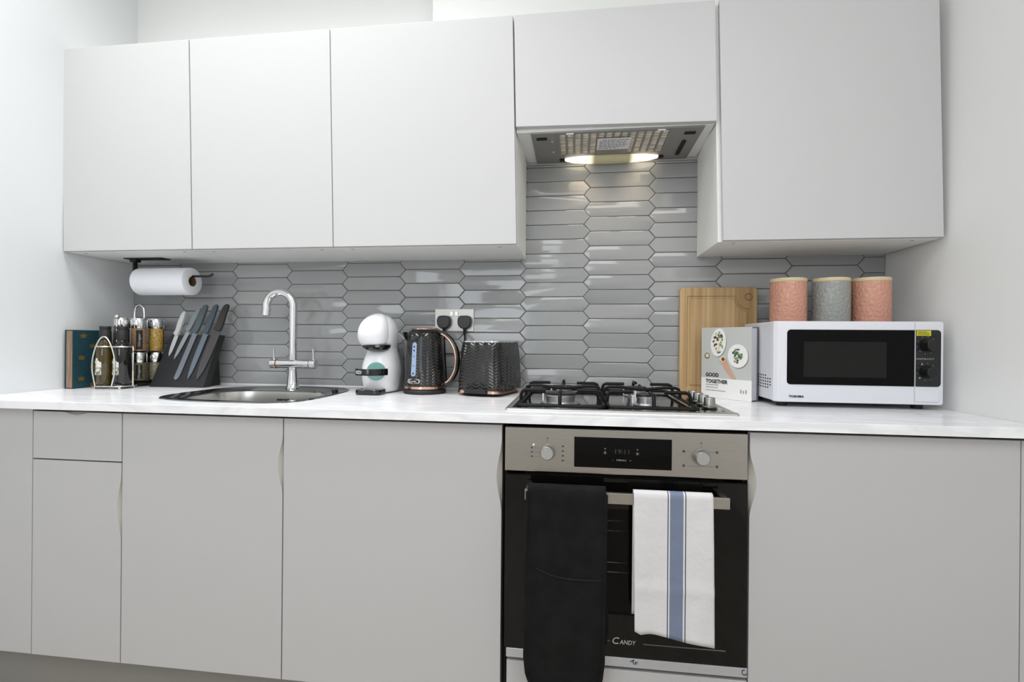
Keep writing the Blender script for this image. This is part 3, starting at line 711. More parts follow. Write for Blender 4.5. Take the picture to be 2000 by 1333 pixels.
# ------------------------------------------------------------------ knife block
t = thing('knife_block', 'black slanted magnetic knife board standing by the sink', 'knife block', (.34, -.15, ZW))
A0, B0, C0, D0 = Vector((.232, -.176, ZW+.0005)), Vector((.447, -.165, ZW+.0005)), Vector((.452, -.090, 1.098)), Vector((.257, -.101, 1.097))
nb = (B0-A0).cross(D0-A0).normalized()       # points towards the room
if nb.y > 0: nb = -nb
bk = Vector((0, .036, 0))
bm = B(); fr = [bm.verts.new(p) for p in (A0, B0, C0, D0)]; rr_ = [bm.verts.new(p+bk) for p in (A0, B0, C0, D0)]
bm.faces.new(fr); bm.faces.new(rr_[::-1])
for i in range(4): bm.faces.new((fr[i], fr[(i+1) % 4], rr_[(i+1) % 4], rr_[i]))
obj('board', bm, mat('black_stained_wood', c(33, 34, 35), .55), t, bevel=.0015)
bm = B(); prism(bm, [(-.125, ZW+.0005), (-.045, ZW+.0005), (-.0595, 1.045)], (.285, 0, 0), Y1, Z1, (.14, 0, 0)); obj('stand', bm, mat('black_stand', c(16, 16, 16), .5), t, bevel=.001)
def knife(tip, end, guard, bw, hw, bladecol, hcol, label, bread=False):
    tip, end = Vector(tip), Vector(end); ax_ = (end-tip); Lk = ax_.length; ax_.normalize(); w = nb.cross(ax_).normalized()
    if w.x > 0: w = -w                        # w points to the left; the edge is on that side
    o_ = tip+nb*.0022
    k = thing('kitchen_knife', label, 'knife', tuple(tip+nb*.003), group=None)
    g_ = Lk*guard
    if bread: out = [(0, -bw*.1), (g_*.03, bw*.35), (g_*.99, bw*.42), (g_*.99, -bw*.5), (g_*.13, -bw*.55), (g_*.04, -bw*.45)]
    else: out = [(0, 0), (g_*.12, bw*.28), (g_*.35, bw*.47), (g_*.6, bw*.52), (g_*.99, bw*.5), (g_*.99, -bw*.5), (g_*.5, -bw*.5), (g_*.2, -bw*.38), (g_*.05, -bw*.12)]
    obj('blade', prism(B(), out, o_, ax_, w, nb*.0018), bladecol, k)
    hb = [(g_, bw*.5), (g_+.006, hw*.55), (g_+.02, hw*.42), (g_+(Lk-g_)*.5, hw*.56), (Lk-.012, hw*.45), (Lk, hw*.1), (Lk-.002, -hw*.35), (g_+(Lk-g_)*.6, -hw*.5), (g_, -bw*.5)]
    pts2 = [(p.x, p.y) for p in spline([(a, b_, 0) for a, b_ in hb], 4, True)]
    obj('handle', prism(B(), pts2, o_-nb*.0015, ax_, w, nb*.011), hcol, k, bevel=.0025, seg=2)
km = lambda r, g_, b_: mat('coated_blade', c(r, g_, b_), .38, .35)
khm = lambda r, g_, b_: mat('knife_handle', c(r, g_, b_), .5)
knife((.276, -.131, 1.014), (.288, -.065, 1.187), .48, .016, .018, km(205, 208, 210), khm(205, 207, 206), 'small pale grey paring knife, leftmost on the magnetic board')
knife((.300, -.134, 1.002), (.346, -.058, 1.200), .56, .016, .019, km(160, 166, 168), khm(130, 138, 140), 'small mid grey utility knife second from the left on the board')
knife((.329, -.161, .926), (.370, -.051, 1.214), .63, .022, .023, km(128, 134, 144), khm(82, 94, 98), 'grey bread knife with a blunt tip in the middle of the board', bread=True)
knife((.378, -.158, .927), (.413, -.049, 1.215), .62, .021, .021, km(112, 124, 136), khm(74, 82, 92), 'blue-grey carving knife second from the right on the board')
knife((.415, -.157, .925), (.457, -.046, 1.217), .66, .032, .024, km(84, 80, 82), khm(50, 46, 45), 'large dark brown-grey chef knife, rightmost on the magnetic board')

# ------------------------------------------------------------------ capsule coffee machine
cx, cy = 1.142, -.262
t = thing('coffee_machine', 'white rounded capsule coffee machine with a teal disc, left of the kettle', 'coffee machine', (cx, cy, ZW), .0)
def sect(z, f, r_, hw, e_=2.4, n=40, sh=0):
    cyy = (f+r_)/2; hy = (r_-f)/2; out = []
    for i in range(n):
        a = 2*PI*i/n; ca, sa = math.cos(a), math.sin(a)
        out.append((cx+sh+hw*math.copysign(abs(ca)**(2/e_), ca), cy+cyy+hy*math.copysign(abs(sa)**(2/e_), sa), ZW+z))
    return out
bm = loft(B(), [sect(.001, .034, .175, .050), sect(.006, .030, .180, .054), sect(.04, .020, .188, .0605), sect(.075, .015, .19, .0635), sect(.105, .02, .185, .059), sect(.13, .034, .178, .0525), sect(.150, .045, .17, .048), sect(.160, .050, .168, .047), sect(.166, .030, .166, .050), sect(.18, .02, .164, .054), sect(.21, .015, .158, .0585), sect(.235, .022, .148, .055), sect(.255, .036, .130, .046), sect(.268, .052, .11, .034), sect(.2745, .068, .096, .018)])
obj('housing', bm, M_wgloss, t, smooth=50, sub=1)
bm = loft(B(), [sect(.160, .028, .09, .036, sh=-.008), sect(.166, .010, .105, .044, sh=-.008), sect(.175, -.001, .11, .0495, sh=-.008), sect(.195, -.010, .112, .0545, sh=-.007), sect(.215, -.011, .11, .0545, sh=-.006), sect(.238, -.002, .106, .050, sh=-.005), sect(.257, .015, .098, .041, sh=-.003), sect(.271, .038, .088, .027), sect(.2785, .06, .08, .010)])
obj('head_cover', bm, M_wgloss, t, smooth=50, sub=1)
bm = loft(B(), [sect(.143, .036, .085, .020, sh=.006), sect(.150, .014, .092, .036, sh=.004), sect(.160, .005, .10, .046), sect(.168, .008, .10, .047)])
obj('brew_head', bm, M_blackgloss, t, smooth=50)
bm = B(); cyl(bm, (cx+.013, cy+.0135, ZW+.078), (cx+.010, cy+.03, ZW+.078), .031, n=48)
obj('front_disc', bm, mat('teal_plastic', c(112, 160, 152), .4), t, smooth=40, bevel=.002)
bm = B(); pr = []
for i in range(25):
    a = PI+PI*i/24; pr.append((cx-.002+.056*math.cos(a), cy+.02+.058*math.sin(a)))
rings = [[(cx-.002+(x_-cx+.002)*k, cy+.02+(y_-cy-.02)*k, z) for k, z in ((1, ZW+.066), (1.0, ZW+.083), (.985, ZW+.088), (.9, ZW+.088), (.9, ZW+.066))] for x_, y_ in pr]
obj('cup_ring', loft(B(), rings), M_blackgloss, t, smooth=40)
nn = Vector((-.42, -.9, 0)).normalized()
lg = obj('badge', prism(B(), rrect(-.0135, .0135, -.0055, .0055, .0055, 6), Vector((cx-.002, cy+.02, ZW+.077))+nn*.0572, nn.cross(-Z1), Z1, nn*.0014), mat('badge_silver', c(200, 200, 198), .3, .5), t)
text('badge_lettering', 'DeLonghi', mat('badge_ink', c(70, 72, 80), .5), lg, Vector((cx-.002, cy+.02, ZW+.077))+nn*.0588, -nn.cross(Z1) if False else Z1.cross(nn), Z1, .021, .005)
bm = prism(B(), rrect(cx-.048, cx+.040, cy-.022, cy+.05, .018, 6), (0, 0, ZW+.0008), X1, Y1, (0, 0, .017)); obj('drip_tray', bm, M_blackgloss, t, bevel=.004, seg=3)
bm = loft(B(), [sect(.006, .195, .225, .050), sect(.16, .18, .225, .052), sect(.185, .185, .22, .046)], capb=True)
obj('water_tank', bm, mat('smoky_clear_plastic', c(214, 216, 218), .08, trans=.97), t, smooth=50)
obj('rear_trim', loft(B(), [sect(.002, .1, .196, .0575), sect(.05, .1, .2, .065), sect(.10, .12, .196, .060), sect(.14, .12, .186, .050)]), mat('grey_trim', c(120, 122, 124), .35), t, smooth=50)

# ------------------------------------------------------------------ kettle
kx, ky = 1.302, -.165
def chevron(name, cyl_=True, s1=190., s2=90., amp=.8):
    m = mat(name, c(11, 11, 11), .14, coat=.4); N, L, b = nt(m)
    tc = N.new('ShaderNodeTexCoord'); se = N.new('ShaderNodeSeparateXYZ'); L.new(tc.outputs['Object'], se.inputs[0])
    def mth(op, a, b_=None, v=None):
        n_ = N.new('ShaderNodeMath'); n_.operation = op
        for i, q in enumerate((a, b_)):
            if q is None: continue
            if isinstance(q, (int, float)): n_.inputs[i].default_value = q
            else: L.new(q, n_.inputs[i])
        return n_.outputs[0]
    if cyl_: h = mth('MULTIPLY', mth('ARCTAN2', se.outputs[1], se.outputs[0]), 17/PI)
    else: h = mth('MULTIPLY', mth('ADD', se.outputs[0], se.outputs[1]), 62)
    tri = mth('PINGPONG', h, 1.0)
    ph = mth('ADD', mth('MULTIPLY', se.outputs[2], s1), mth('MULTIPLY', tri, 1.6))
    w = mth('PINGPONG', ph, 1.0)
    bp = N.new('ShaderNodeBump'); bp.inputs['Strength'].default_value = amp; bp.inputs['Distance'].default_value = .003
    L.new(w, bp.inputs['Height']); L.new(bp.outputs[0], b.inputs['Normal'])
    return m
M_chev = chevron('black_chevron_gloss')
t = thing('electric_kettle', 'black chevron-textured kettle with rose-gold handle trim', 'kettle', (kx, ky, ZW))
obj('power_base', lathe(B(), [(.070, .0008), (.074, .003), (.074, .010), (.068, .016)], 48, kx, ky, ZW), M_blackmat, t, smooth=40)
obj('base_trim', lathe(B(), [(.0675, .0165), (.0715, .018), (.0715, .0265), (.0695, .028)], 48, kx, ky, ZW), M_gold, t, smooth=40)
body = obj('body', lathe(B(), [(.0695, .0282), (.0705, .034), (.070, .08), (.0665, .13), (.0625, .18), (.0605, .205), (.0585, .210)], 64, kx, ky, ZW), M_chev, t, smooth=40)
obj('lid', lathe(B(), [(.0585, .2102), (.059, .213), (.050, .222), (.036, .228), (.010, .230)], 48, kx, ky, ZW), M_blackgloss, t, smooth=40)
obj('lid_trim', lathe(B(), [(.049, .2225), (.047, .2265), (.036, .2295), (.0345, .228)], 48, kx, ky, ZW, capa=False, capb=False), M_gold, t, smooth=40)
dsp = Vector((-.93, -.36, 0)).normalized(); wsp = dsp.cross(Z1)
ok = Vector((kx, ky, ZW))
rings = []
for d_, w_, zt_, zb2 in ((.050, .026, .212, .150), (.062, .020, .2125, .176), (.074, .010, .213, .196), (.0785, .005, .212, .205)):
    rings.append([ok+dsp*d_+wsp*w_+Z1*zt_, ok+dsp*(d_+.0)+wsp*(-w_)+Z1*zt_, ok+dsp*(d_-.002)-wsp*w_*.3+Z1*zb2, ok+dsp*(d_-.002)+wsp*w_*.3+Z1*zb2])
obj('spout', loft(B(), rings), M_blackgloss, t)
dh = Vector((.97, -.24, 0)).normalized(); wh = dh.cross(Z1)
hp = [(.050, .212), (.075, .208), (.100, .190), (.120, .160), (.128, .125), (.124, .085), (.108, .055), (.088, .038), (.066, .034)]
pts = spline([ok+dh*a+Z1*b_ for a, b_ in hp], 5)
rings = []
for i, p in enumerate(pts):
    tt = (pts[min(i+1, len(pts)-1)]-pts[max(i-1, 0)]).normalized(); nn = wh.cross(tt)
    rings.append([p+wh*(.0105*math.cos(2*PI*j/12))+nn*(.0085*math.sin(2*PI*j/12)) for j in range(12)])
h = obj('handle', loft(B(), rings), M_blackgloss, t, smooth=50)
pts3 = pts[4:36]
rings = []
for i, p in enumerate(pts3):
    tt = (pts3[min(i+1, len(pts3)-1)]-pts3[max(i-1, 0)]).normalized(); nn = wh.cross(tt)
    if nn.dot(dh) < 0: nn = -nn
    q = p - nn*.003 + wh*.0085
    rings.append([q+wh*(.0045*math.cos(2*PI*j/10))+nn*(.0042*math.sin(2*PI*j/10)) for j in range(10)])
obj('handle_trim', loft(B(), rings), M_gold, h, smooth=50, label='rose-gold strip along the handle')
# water window and badge on the side that faces the room
aw = -PI/2-.28
def onbody(a, z, extra=0.):
    P_ = [(.0282, .0695), (.034, .0705), (.08, .070), (.13, .0665), (.18, .0625), (.205, .0605)]
    r_ = P_[-1][1]
    for (za, ra), (zb3, rb) in zip(P_, P_[1:]):
        if za <= z <= zb3: r_ = ra+(rb-ra)*(z-za)/(zb3-za); break
    return Vector((kx+(r_+extra)*math.cos(a), ky+(r_+extra)*math.sin(a), ZW+z))
def patch(outline, ex):
    bm = B(); f_ = [bm.verts.new(onbody(aw+u_/.067, z_, ex)) for u_, z_ in outline]; b_ = [bm.verts.new(onbody(aw+u_/.067, z_, -.001)) for u_, z_ in outline]
    bm.faces.new(f_); n = len(f_)
    for i in range(n): bm.faces.new((f_[i], f_[(i+1) % n], b_[(i+1) % n], b_[i]))
    return bm
ww = obj('water_window', patch(rrect(-.0085+.0, .0085, .062, .178, .0084, 6), .002), mat('window_blue_grey', c(150, 168, 196), .2), t)
bm = B()
for z_ in (.072, .098, .130, .150, .163):
    q = onbody(aw, z_, .0028); cyl(bm, q, q+Vector((math.cos(aw), math.sin(aw), 0))*.0004, .0018 if z_ in (.098, .130) else .0028, n=10)
obj('level_marks', bm, M_black, ww)
bg = obj('badge', patch(rrect(-.0225, .0225, .038, .053, .0074, 6), .0022), mat('badge_pale', c(226, 220, 214), .35, .1), t)
obj('badge_inset', patch(rrect(-.0195, .0195, .0405, .0505, .0049, 6), .0028), M_blackgloss, bg)
na = Vector((math.cos(aw), math.sin(aw), 0)); text('badge_lettering', 'Breville', mat('badge_white', c(220, 214, 208), .4), bg, onbody(aw, .0455, .0042), Z1.cross(na), Z1, .030, .006)

# ------------------------------------------------------------------ toaster
t = thing('toaster', 'black chevron-textured toaster between kettle and hob', 'toaster', (1.533, -.138, ZW), -.27)
LM = lambda bm: bm
def tsec(z, hw, hd_, r=.03, n=6): return [(x_, y_, z) for x_, y_ in rrect(-hw, hw, -hd_, hd_, r, n)]
obj('body', loft(B(), [tsec(.018, .080, .108), tsec(.022, .0805, .109), tsec(.05, .080, .109), tsec(.12, .077, .106), tsec(.17, .073, .101), tsec(.180, .071, .099)], capb=False), chevron('black_chevron_toaster', False), t, smooth=35, local=True)
obj('base_trim', loft(B(), [tsec(.0095, .079, .107), tsec(.010, .0825, .1105), tsec(.019, .0825, .1105), tsec(.0192, .080, .108)]), M_gold, t, smooth=35, local=True)
obj('foot_skirt', loft(B(), [tsec(.0008, .070, .096), tsec(.0095, .074, .100)]), M_black, t, local=True)
obj('top_trim', loft(B(), [tsec(.180, .071, .099), tsec(.1845, .0705, .0985), tsec(.1855, .066, .094, .026), tsec(.183, .062, .090, .022)]), M_chrome, t, smooth=35, local=True)
for xx in (-.026, .026): obj('bread_slot', bx(xx-.014, xx+.014, -.075, .075, .1825, .1842), M_dark, t, local=True)
obj('crumb_tray', bx(-.042, .038, -.123, -.104, .010, .0245), M_blackmat, t, bevel=.002, local=True)

# ------------------------------------------------------------------ socket and plugs
t = thing('double_socket', 'brushed double wall socket on the tiles above the kettle', 'socket', (1.368, -.0095, 1.163))
obj('faceplate', bx(1.2925, 1.4445, -.0135, -.0092, 1.119, 1.206), mat('satin_nickel', c(196, 194, 188), .35, .5), t, bevel=.0018, seg=2)
for xx in (1.358, 1.377): obj('rocker', bx(xx-.0065, xx+.0065, -.0165, -.0135, 1.178, 1.196), mat('rocker_metal', c(222, 220, 214), .3, .5), t, bevel=.001)
def plug(x, label, drop):
    o = thing('plug', label, 'plug', (x, -.0137, 1.155))
    P_ = [(-.021, -.018), (-.008, -.027), (.008, -.027), (.021, -.018), (.0255, -.004), (.024, .012), (.015, .021), (-.015, .021), (-.024, .012), (-.0255, -.004)]
    pp = [(p.x, p.y) for p in spline([(a, b_, 0) for a, b_ in P_], 4, True)]
    bm = B(); prism(bm, pp, (x, -.0137, 1.157), X1, Z1, (0, -.026, 0)); obj('plug_body', bm, M_black, o, bevel=.004, seg=3)
    obj('cable_grip', cyl(B(), (x, -.028, 1.134), (x, -.026, 1.108), .0065, .0045, n=16), M_black, o, smooth=40)
    obj('cable', tube(B(), spline([(x, -.026, 1.110)]+drop, 6), .0034, 8), M_black, o, smooth=50)
plug(1.3325, 'black plug in the left half of the socket, behind the kettle', [(1.333, -.022, 1.08), (1.336, -.018, 1.0), (1.34, -.018, .93), (1.335, -.03, .905), (1.31, -.06, .9045)])
plug(1.412, 'black plug in the right half of the socket, above the toaster', [(1.412, -.022, 1.08), (1.410, -.018, 1.0), (1.414, -.018, .93), (1.43, -.02, .905), (1.445, -.03, .9045)])
tag(obj('thin_red_cord', tube(B(), spline([(1.195, -.020, 1.035), (1.25, -.0165, 1.030), (1.36, -.0165, 1.034), (1.395, -.0125, 1.040), (1.43, -.0125, 1.035), (1.46, -.013, 1.042)], 6), .002, 8), mat('dark_red_cord', c(110, 34, 34), .5), smooth=50), 'thin dark red cord lying against the tiles behind the kettle and toaster', 'cord')

# ------------------------------------------------------------------ bamboo board
t = thing('chopping_board', 'bamboo chopping board with a juice groove standing against the tiles', 'chopping board', (2.33, -.02, ZW))
M_bam = add_noise(mat('bamboo', c(192, 160, 116), .45), c(172, 138, 92), c(210, 178, 132), 5, 4, (14, 1, .35), .3, .7)
x0, x1, z0, z1 = 2.196, 2.4575, ZW+.0008, 1.281
def brd(d, r, k=6): return [(p[0], p[1]) for p in rrect(x0+d, x1-d, z0+d, z1-d, r, k)]
# inner outline with a concave corner at the top right
def inner(d):
    rc = .052-d*0+(.0 if d else 0); cxr, czr = x1-.024, z1-.030
    L_, R_, Bt, T = x0+.024+d, x1-.024-d, z0+.024+d, z1-.030-d
    out = [(L_, Bt), ((L_+R_)/2, Bt), (R_, Bt), (R_, (Bt+T)/2)]
    q = .046+d
    for i in range(13):
        a = -PI/2-(PI/2)*i/12
        out.append((cxr+.0+q*math.cos(a)-0, czr+q*math.sin(a)))
    out[4] = (R_, out[4][1]); out[-1] = (out[-1][0], T)
    out += [((L_+R_)/2, T), (L_, T), (L_, (Bt+T)/2)]
    return out
yb, yf = -.0105, -.0305
def fl3(P, y): return [(a, y, b_) for a, b_ in P]
bm = B(); o0 = brd(0, .014); o1 = brd(.002, .013)
loft(bm, [fl3(o0, yb), fl3(o0, yf+.002), fl3(o1, yf)], capa=True, capb=False)
me_in = [inner(0), inner(.003), inner(.008), inner(.011)]
ys = [yf, yf+.004, yf+.004, yf]
rs = [[bm.verts.new(p) for p in fl3(P, y)] for P, y in zip(me_in, ys)]
for a, b_ in zip(rs, rs[1:]):
    for i in range(len(a)): bm.faces.new((a[i], a[(i+1) % len(a)], b_[(i+1) % len(a)], b_[i]))
bm.faces.new(rs[-1])
# fill between outer rim and the groove
oe = [e for e in bm.edges if len(e.link_faces) == 1]
bmesh.ops.triangle_fill(bm, edges=oe, use_beauty=True)
obj('board', bm, M_bam, t, smooth=30)
M_groove = mat('bamboo_ring', c(150, 116, 74), .5)
obj('corner_ring', tube(B(), [(x1-.030+.0115*math.cos(a*PI/16), yf-.0003, z1-.034+.0115*math.sin(a*PI/16)) for a in range(32)], .0016, 6, True), M_groove, t, smooth=60)

# ------------------------------------------------------------------ cook book
cb = Vector((2.258, -.083, ZW)); du = Vector((.112, -.142, 0)).normalized(); dn = Vector((du.y, -du.x, 0))
if dn.y > 0: dn = -dn
ang = math.atan2(du.y, du.x)
t = thing('cookbook', 'white and grey cookbook titled GOOD TOGETHER leaning beside the microwave', 'book', tuple(cb), ang)
Wb, Hb, Tb = .186, .236, .036
M_cg = mat('cover_grey', c(196, 197, 194), .45); M_cw = mat('cover_white', c(240, 240, 238), .45)
obj('back_cover', bx(0, Wb, Tb-.003, Tb, .0005, Hb), mat('cover_back', c(92, 94, 98), .5), t, local=True)
obj('page_block', bx(.003, Wb-.004, .003, Tb-.003, .004, Hb-.004), add_noise(mat('white_pages', c(205, 206, 214), .7), c(178, 180, 190), c(226, 226, 230), 60, 2, (1, 8, .1)), t, local=True)
fcv = B(); box(fcv, 0, Wb, 0, .003, .0005, .067, 1); box(fcv, 0, Wb, 0, .003, .067, Hb, 0); box(fcv, 0, .003, .003, Tb-.003, .0005, Hb, 0)
fc = obj('front_cover', fcv, [M_cg, M_cw], t, local=True)
UL, VL = X1, Z1
def disc(bm, u_, z_, a_, b_, y_, rot=0, n=36, mi=0, jit=0):
    vs = []
    for i in range(n):
        th_ = 2*PI*i/n; rr2 = 1+random.uniform(-jit, jit); p, q = a_*rr2*math.cos(th_), b_*rr2*math.sin(th_)
        vs.append(bm.verts.new((u_+p*math.cos(rot)-q*math.sin(rot), y_, z_+p*math.sin(rot)+q*math.cos(rot))))
    f_ = bm.faces.new(vs); f_.material_index = mi
pic = B()
mats = [mat('photo_white', c(238, 238, 236), .5), mat('photo_leaf', c(70, 92, 74), .5), mat('photo_leaf_light', c(140, 156, 96), .5), mat('photo_brown', c(104, 70, 54), .5), mat('photo_cream', c(226, 216, 176), .5), mat('photo_skin', c(206, 164, 140), .5), mat('photo_shadow', c(140, 140, 136), .5)]
disc(pic, .068, .183, .029, .047, -.0002, -.12, mi=6); disc(pic, .066, .186, .029, .047, -.0004, -.12)
disc(pic, .141, .140, .036, .038, -.0002, 0, mi=6); disc(pic, .138, .143, .036, .038, -.0004)
random.seed(3)
for i in range(46):
    a_ = random.uniform(0, 2*PI); r_ = math.sqrt(random.random()); disc(pic, .066+.019*r_*math.cos(a_), .186+.034*r_*math.sin(a_), random.uniform(.002, .006), random.uniform(.002, .005), -.0006-.00002*i, random.uniform(0, 3), 7, random.choice([1, 3, 4, 4, 2, 3]), .2)
for i in range(34):
    a_ = random.uniform(0, 2*PI); r_ = math.sqrt(random.random()); disc(pic, .137+.016*r_*math.cos(a_), .143+.023*r_*math.sin(a_), random.uniform(.003, .006), random.uniform(.002, .005), -.0006-.00002*i, random.uniform(0, 3), 7, random.choice([1, 1, 1, 2]), .2)
disc(pic, .023, .141, .010, .010, -.0004, mi=3, n=16); disc(pic, .0235, .1415, .007, .007, -.0006, mi=4, n=16)
disc(pic, .083, .132, .010, .010, -.0009, mi=4, n=16); disc(pic, .085, .131, .006, .006, -.0011, mi=3, n=16)
arm = [(.070, .124), (.078, .118), (.086, .108), (.092, .095), (.118, .068), (.134, .068), (.118, .092), (.108, .108), (.102, .122), (.094, .134), (.090, .128), (.085, .120), (.076, .128)]
f_ = pic.faces.new([pic.verts.new((a, -.0008, b_)) for a, b_ in arm]); f_.material_index = 5
pp_ = obj('cover_photo', pic, mats, fc, local=True); pp_['kind'] = 'stuff'
def ctext(n_, s_, m_, u_, z_, w_, h_): return text(n_, s_, m_, fc, (u_, -.0006, z_), X1, Z1, w_, h_, local=True, bold=.03)
M_ink = mat('title_ink', c(24, 24, 26), .5)
ctext('title_lettering', 'GOOD', M_ink, .0435, .0775, .050, .0130)
ctext('title_lettering', 'TOGETHER', M_ink, .0605, .0560, .084, .0130)
obj('title_rule', bx(.0195, .068, -.0006, 0,   .0435, .0447), M_ink, fc, local=True)
M_ig = mat('small_print_grey', c(150, 150, 150), .5)
bm = B()
for z_, n_ in ((.034, 8), (.024, 14)):
    u_ = .020
    for i in range(n_):
        w_ = random.uniform(.002, .006); box(bm, u_, u_+w_, -.0006, 0, z_, z_+.003); u_ += w_+.0018
for i in range(3): box(bm, .148+i*.009, .152+i*.009, -.0006, 0, .024, .036-.003*(i == 1))
obj('subtitle_lines', bm, M_ig, fc, local=True)

# ------------------------------------------------------------------ microwave
mx0, mx1, my0, my1, mz0, mz1 = 2.4035, 2.8515, -.330, -.065, .9145, 1.1505
t = thing('microwave', 'white microwave oven with black glass door and two dials', 'microwave', (2.62, -.2, ZW))
obj('casing', bx(mx0, mx1-.003, my0+.024, my1, mz0+.002, mz1-.001), M_white, t, bevel=.004, seg=3)
fr = B(); fp = lambda d, r: [(a, b_) for a, b_ in rrect(mx0+.014*0+d, mx1-d, mz0+d*.6, mz1-d*.6, r, 5)]
def fr_ring(d, y, r, shift=0.): return [(max(a, mx0+shift+d) if a < mx0+.05 else a, y, b_) for a, b_ in fp(d, r)]
loft(fr, [[(a, my0+.0235, b_) for a, b_ in fp(0, .006)], [(a, my0+.012, b_) for a, b_ in fp(.0, .006)], [(a+(.007 if a < mx0+.05 else 0), my0+.002, b_) for a, b_ in fp(.001, .006)], [(a+(.009 if a < mx0+.05 else 0), my0, b_) for a, b_ in fp(.003, .006)]])
front = obj('front_frame', fr, M_white, t, smooth=35)
M_mglass = mat('microwave_glass', c(4, 4, 4), .06, spec=.14)
dxs = 2.7745
out = rrect(2.437, dxs, .9665, 1.1255, .010, 5)
# square the right corners of the door glass
out = [(dxs, .9665), (dxs, 1.1255)]+[p for p in rrect(2.437, dxs, .9665, 1.1255, .010, 5) if p[0] < 2.6]
dg = obj('door_glass', prism(B(), out, (0, my0-.0015, 0), X1, Z1, (0, .004, 0)), M_mglass, t, label='black glass door')
obj('viewing_window', bx(2.482, 2.702, my0-.0022, my0-.001, .989, 1.091), mat('mesh_window', c(30, 30, 29), .12, spec=.15), dg)
pan = [(p) for p in rrect(2.65, 2.8425, .9665, 1.1260, .010, 5) if p[0] > 2.7]+[(dxs+.004, 1.1260), (dxs+.004, .9665)]
pn = obj('control_panel', prism(B(), pan, (0, my0-.0015, 0), X1, Z1, (0, .004, 0)), mat('panel_black', c(24, 24, 25), .35), t)
obj('door_seam', bx(dxs+.001, dxs+.0022, my0-.0004, my0+.001, mz0+.004, mz1-.004), mat('seam_grey', c(170, 171, 176), .5), t)
for kz in (1.083, 1.008):
    k = obj('dial', cyl(B(), (2.806, my0-.0015, kz), (2.808, my0-.026, kz), .0175, .0155, n=36), M_black, pn, smooth=35, bevel=.001)
    bm = B()
    for i in range(9):
        a = .2+i*.62; cyl(bm, (2.806+.0245*math.cos(a), my0-.0018, kz+.0245*math.sin(a)), (2.806+.0245*math.cos(a), my0-.0014, kz+.0245*math.sin(a)), .0010 if kz > 1.05 or i % 3 else .0022, n=8)
    obj('dial_marks', bm, M_lite, pn)
text('dial_lettering', 'DEFROST', M_lite, pn, (2.803, my0-.0017, 1.0445), X1, Z1, .046, .0038)
ys_ = obj('sticker', bx(2.7795, 2.8165, my0-.0022, my0-.0014, 1.1095, 1.1245), mat('sticker_yellow', c(206, 200, 40), .5), pn, label='small yellow sticker')
bm = B()
for i in range(3): box(bm, 2.782, 2.812-.006*(i == 2), my0-.0025, my0-.0021, 1.112+i*.004, 1.1137+i*.004)
obj('sticker_print', bm, mat('print_olive', c(110, 106, 30), .5), ys_)
obj('door_button', prism(B(), rrect(2.779, 2.838, .9235, .9545, .004, 4), (0, my0-.0025, 0), X1, Z1, (0, .004, 0)), M_white, t, bevel=.0012)
text('brand_lettering', 'TOSHIBA', M_ink, front, (2.4635, my0-.0005, .9315), X1, Z1, .042, .0066, bold=.04)
bm = B()
for i in range(6):
    for j in range(5):
        if (i, j) in ((5, 0), (5, 4), (4, 4)): continue
        y_ = -.205-.0185*i; z_ = .952+.0088*j; box(bm, mx0-.0006, mx0+.001, y_-.004, y_+.004, z_-.0018, z_+.0022)
vt = obj('vent_slots', bm, M_dark, t)
for q in ((2.44, -.285), (2.81, -.285), (2.44, -.10), (2.81, -.10)): obj('foot', cyl(B(), (q[0], q[1], ZW+.0005), (q[0], q[1], mz0+.0015), .014, n=20), M_blackmat, t)

# ------------------------------------------------------------------ canisters on the microwave
def pattern(name, col):
    m = mat(name, col, .35, coat=.25); N, L, b = nt(m)
    tc = N.new('ShaderNodeTexCoord'); v_ = N.new('ShaderNodeTexVoronoi'); v_.inputs['Scale'].default_value = 70; v_.feature = 'DISTANCE_TO_EDGE'
    bp = N.new('ShaderNodeBump'); bp.inputs['Strength'].default_value = .9; bp.inputs['Distance'].default_value = .004
    L.new(tc.outputs['Object'], v_.inputs['Vector']); L.new(v_.outputs['Distance'], bp.inputs['Height']); L.new(bp.outputs[0], b.inputs['Normal']); return m
M_pink, M_cgr = pattern('coral_ceramic', c(204, 148, 126)), pattern('grey_ceramic', c(150, 152, 148))
M_lidb = mat('bamboo_lid', c(214, 196, 160), .5)
for x_, m_, lab in ((2.4925, M_pink, 'coral embossed canister at the left end, on the microwave'), (2.6185, M_cgr, 'grey embossed canister in the middle, on the microwave'), (2.734, M_pink, 'coral embossed canister beside the right wall, on the microwave')):
    o = thing('canister', lab, 'canister', (x_, -.195, mz1), group=None)
    obj('jar', lathe(B(), [(.050, .0006), (.0525, .004), (.0525, .122), (.051, .126)], 56, x_, -.195, mz1), m_, o, smooth=40)
    obj('lid', lathe(B(), [(.0515, .1262), (.0525, .128), (.0525, .135), (.051, .1375)], 56, x_, -.195, mz1), M_lidb, o, smooth=40)

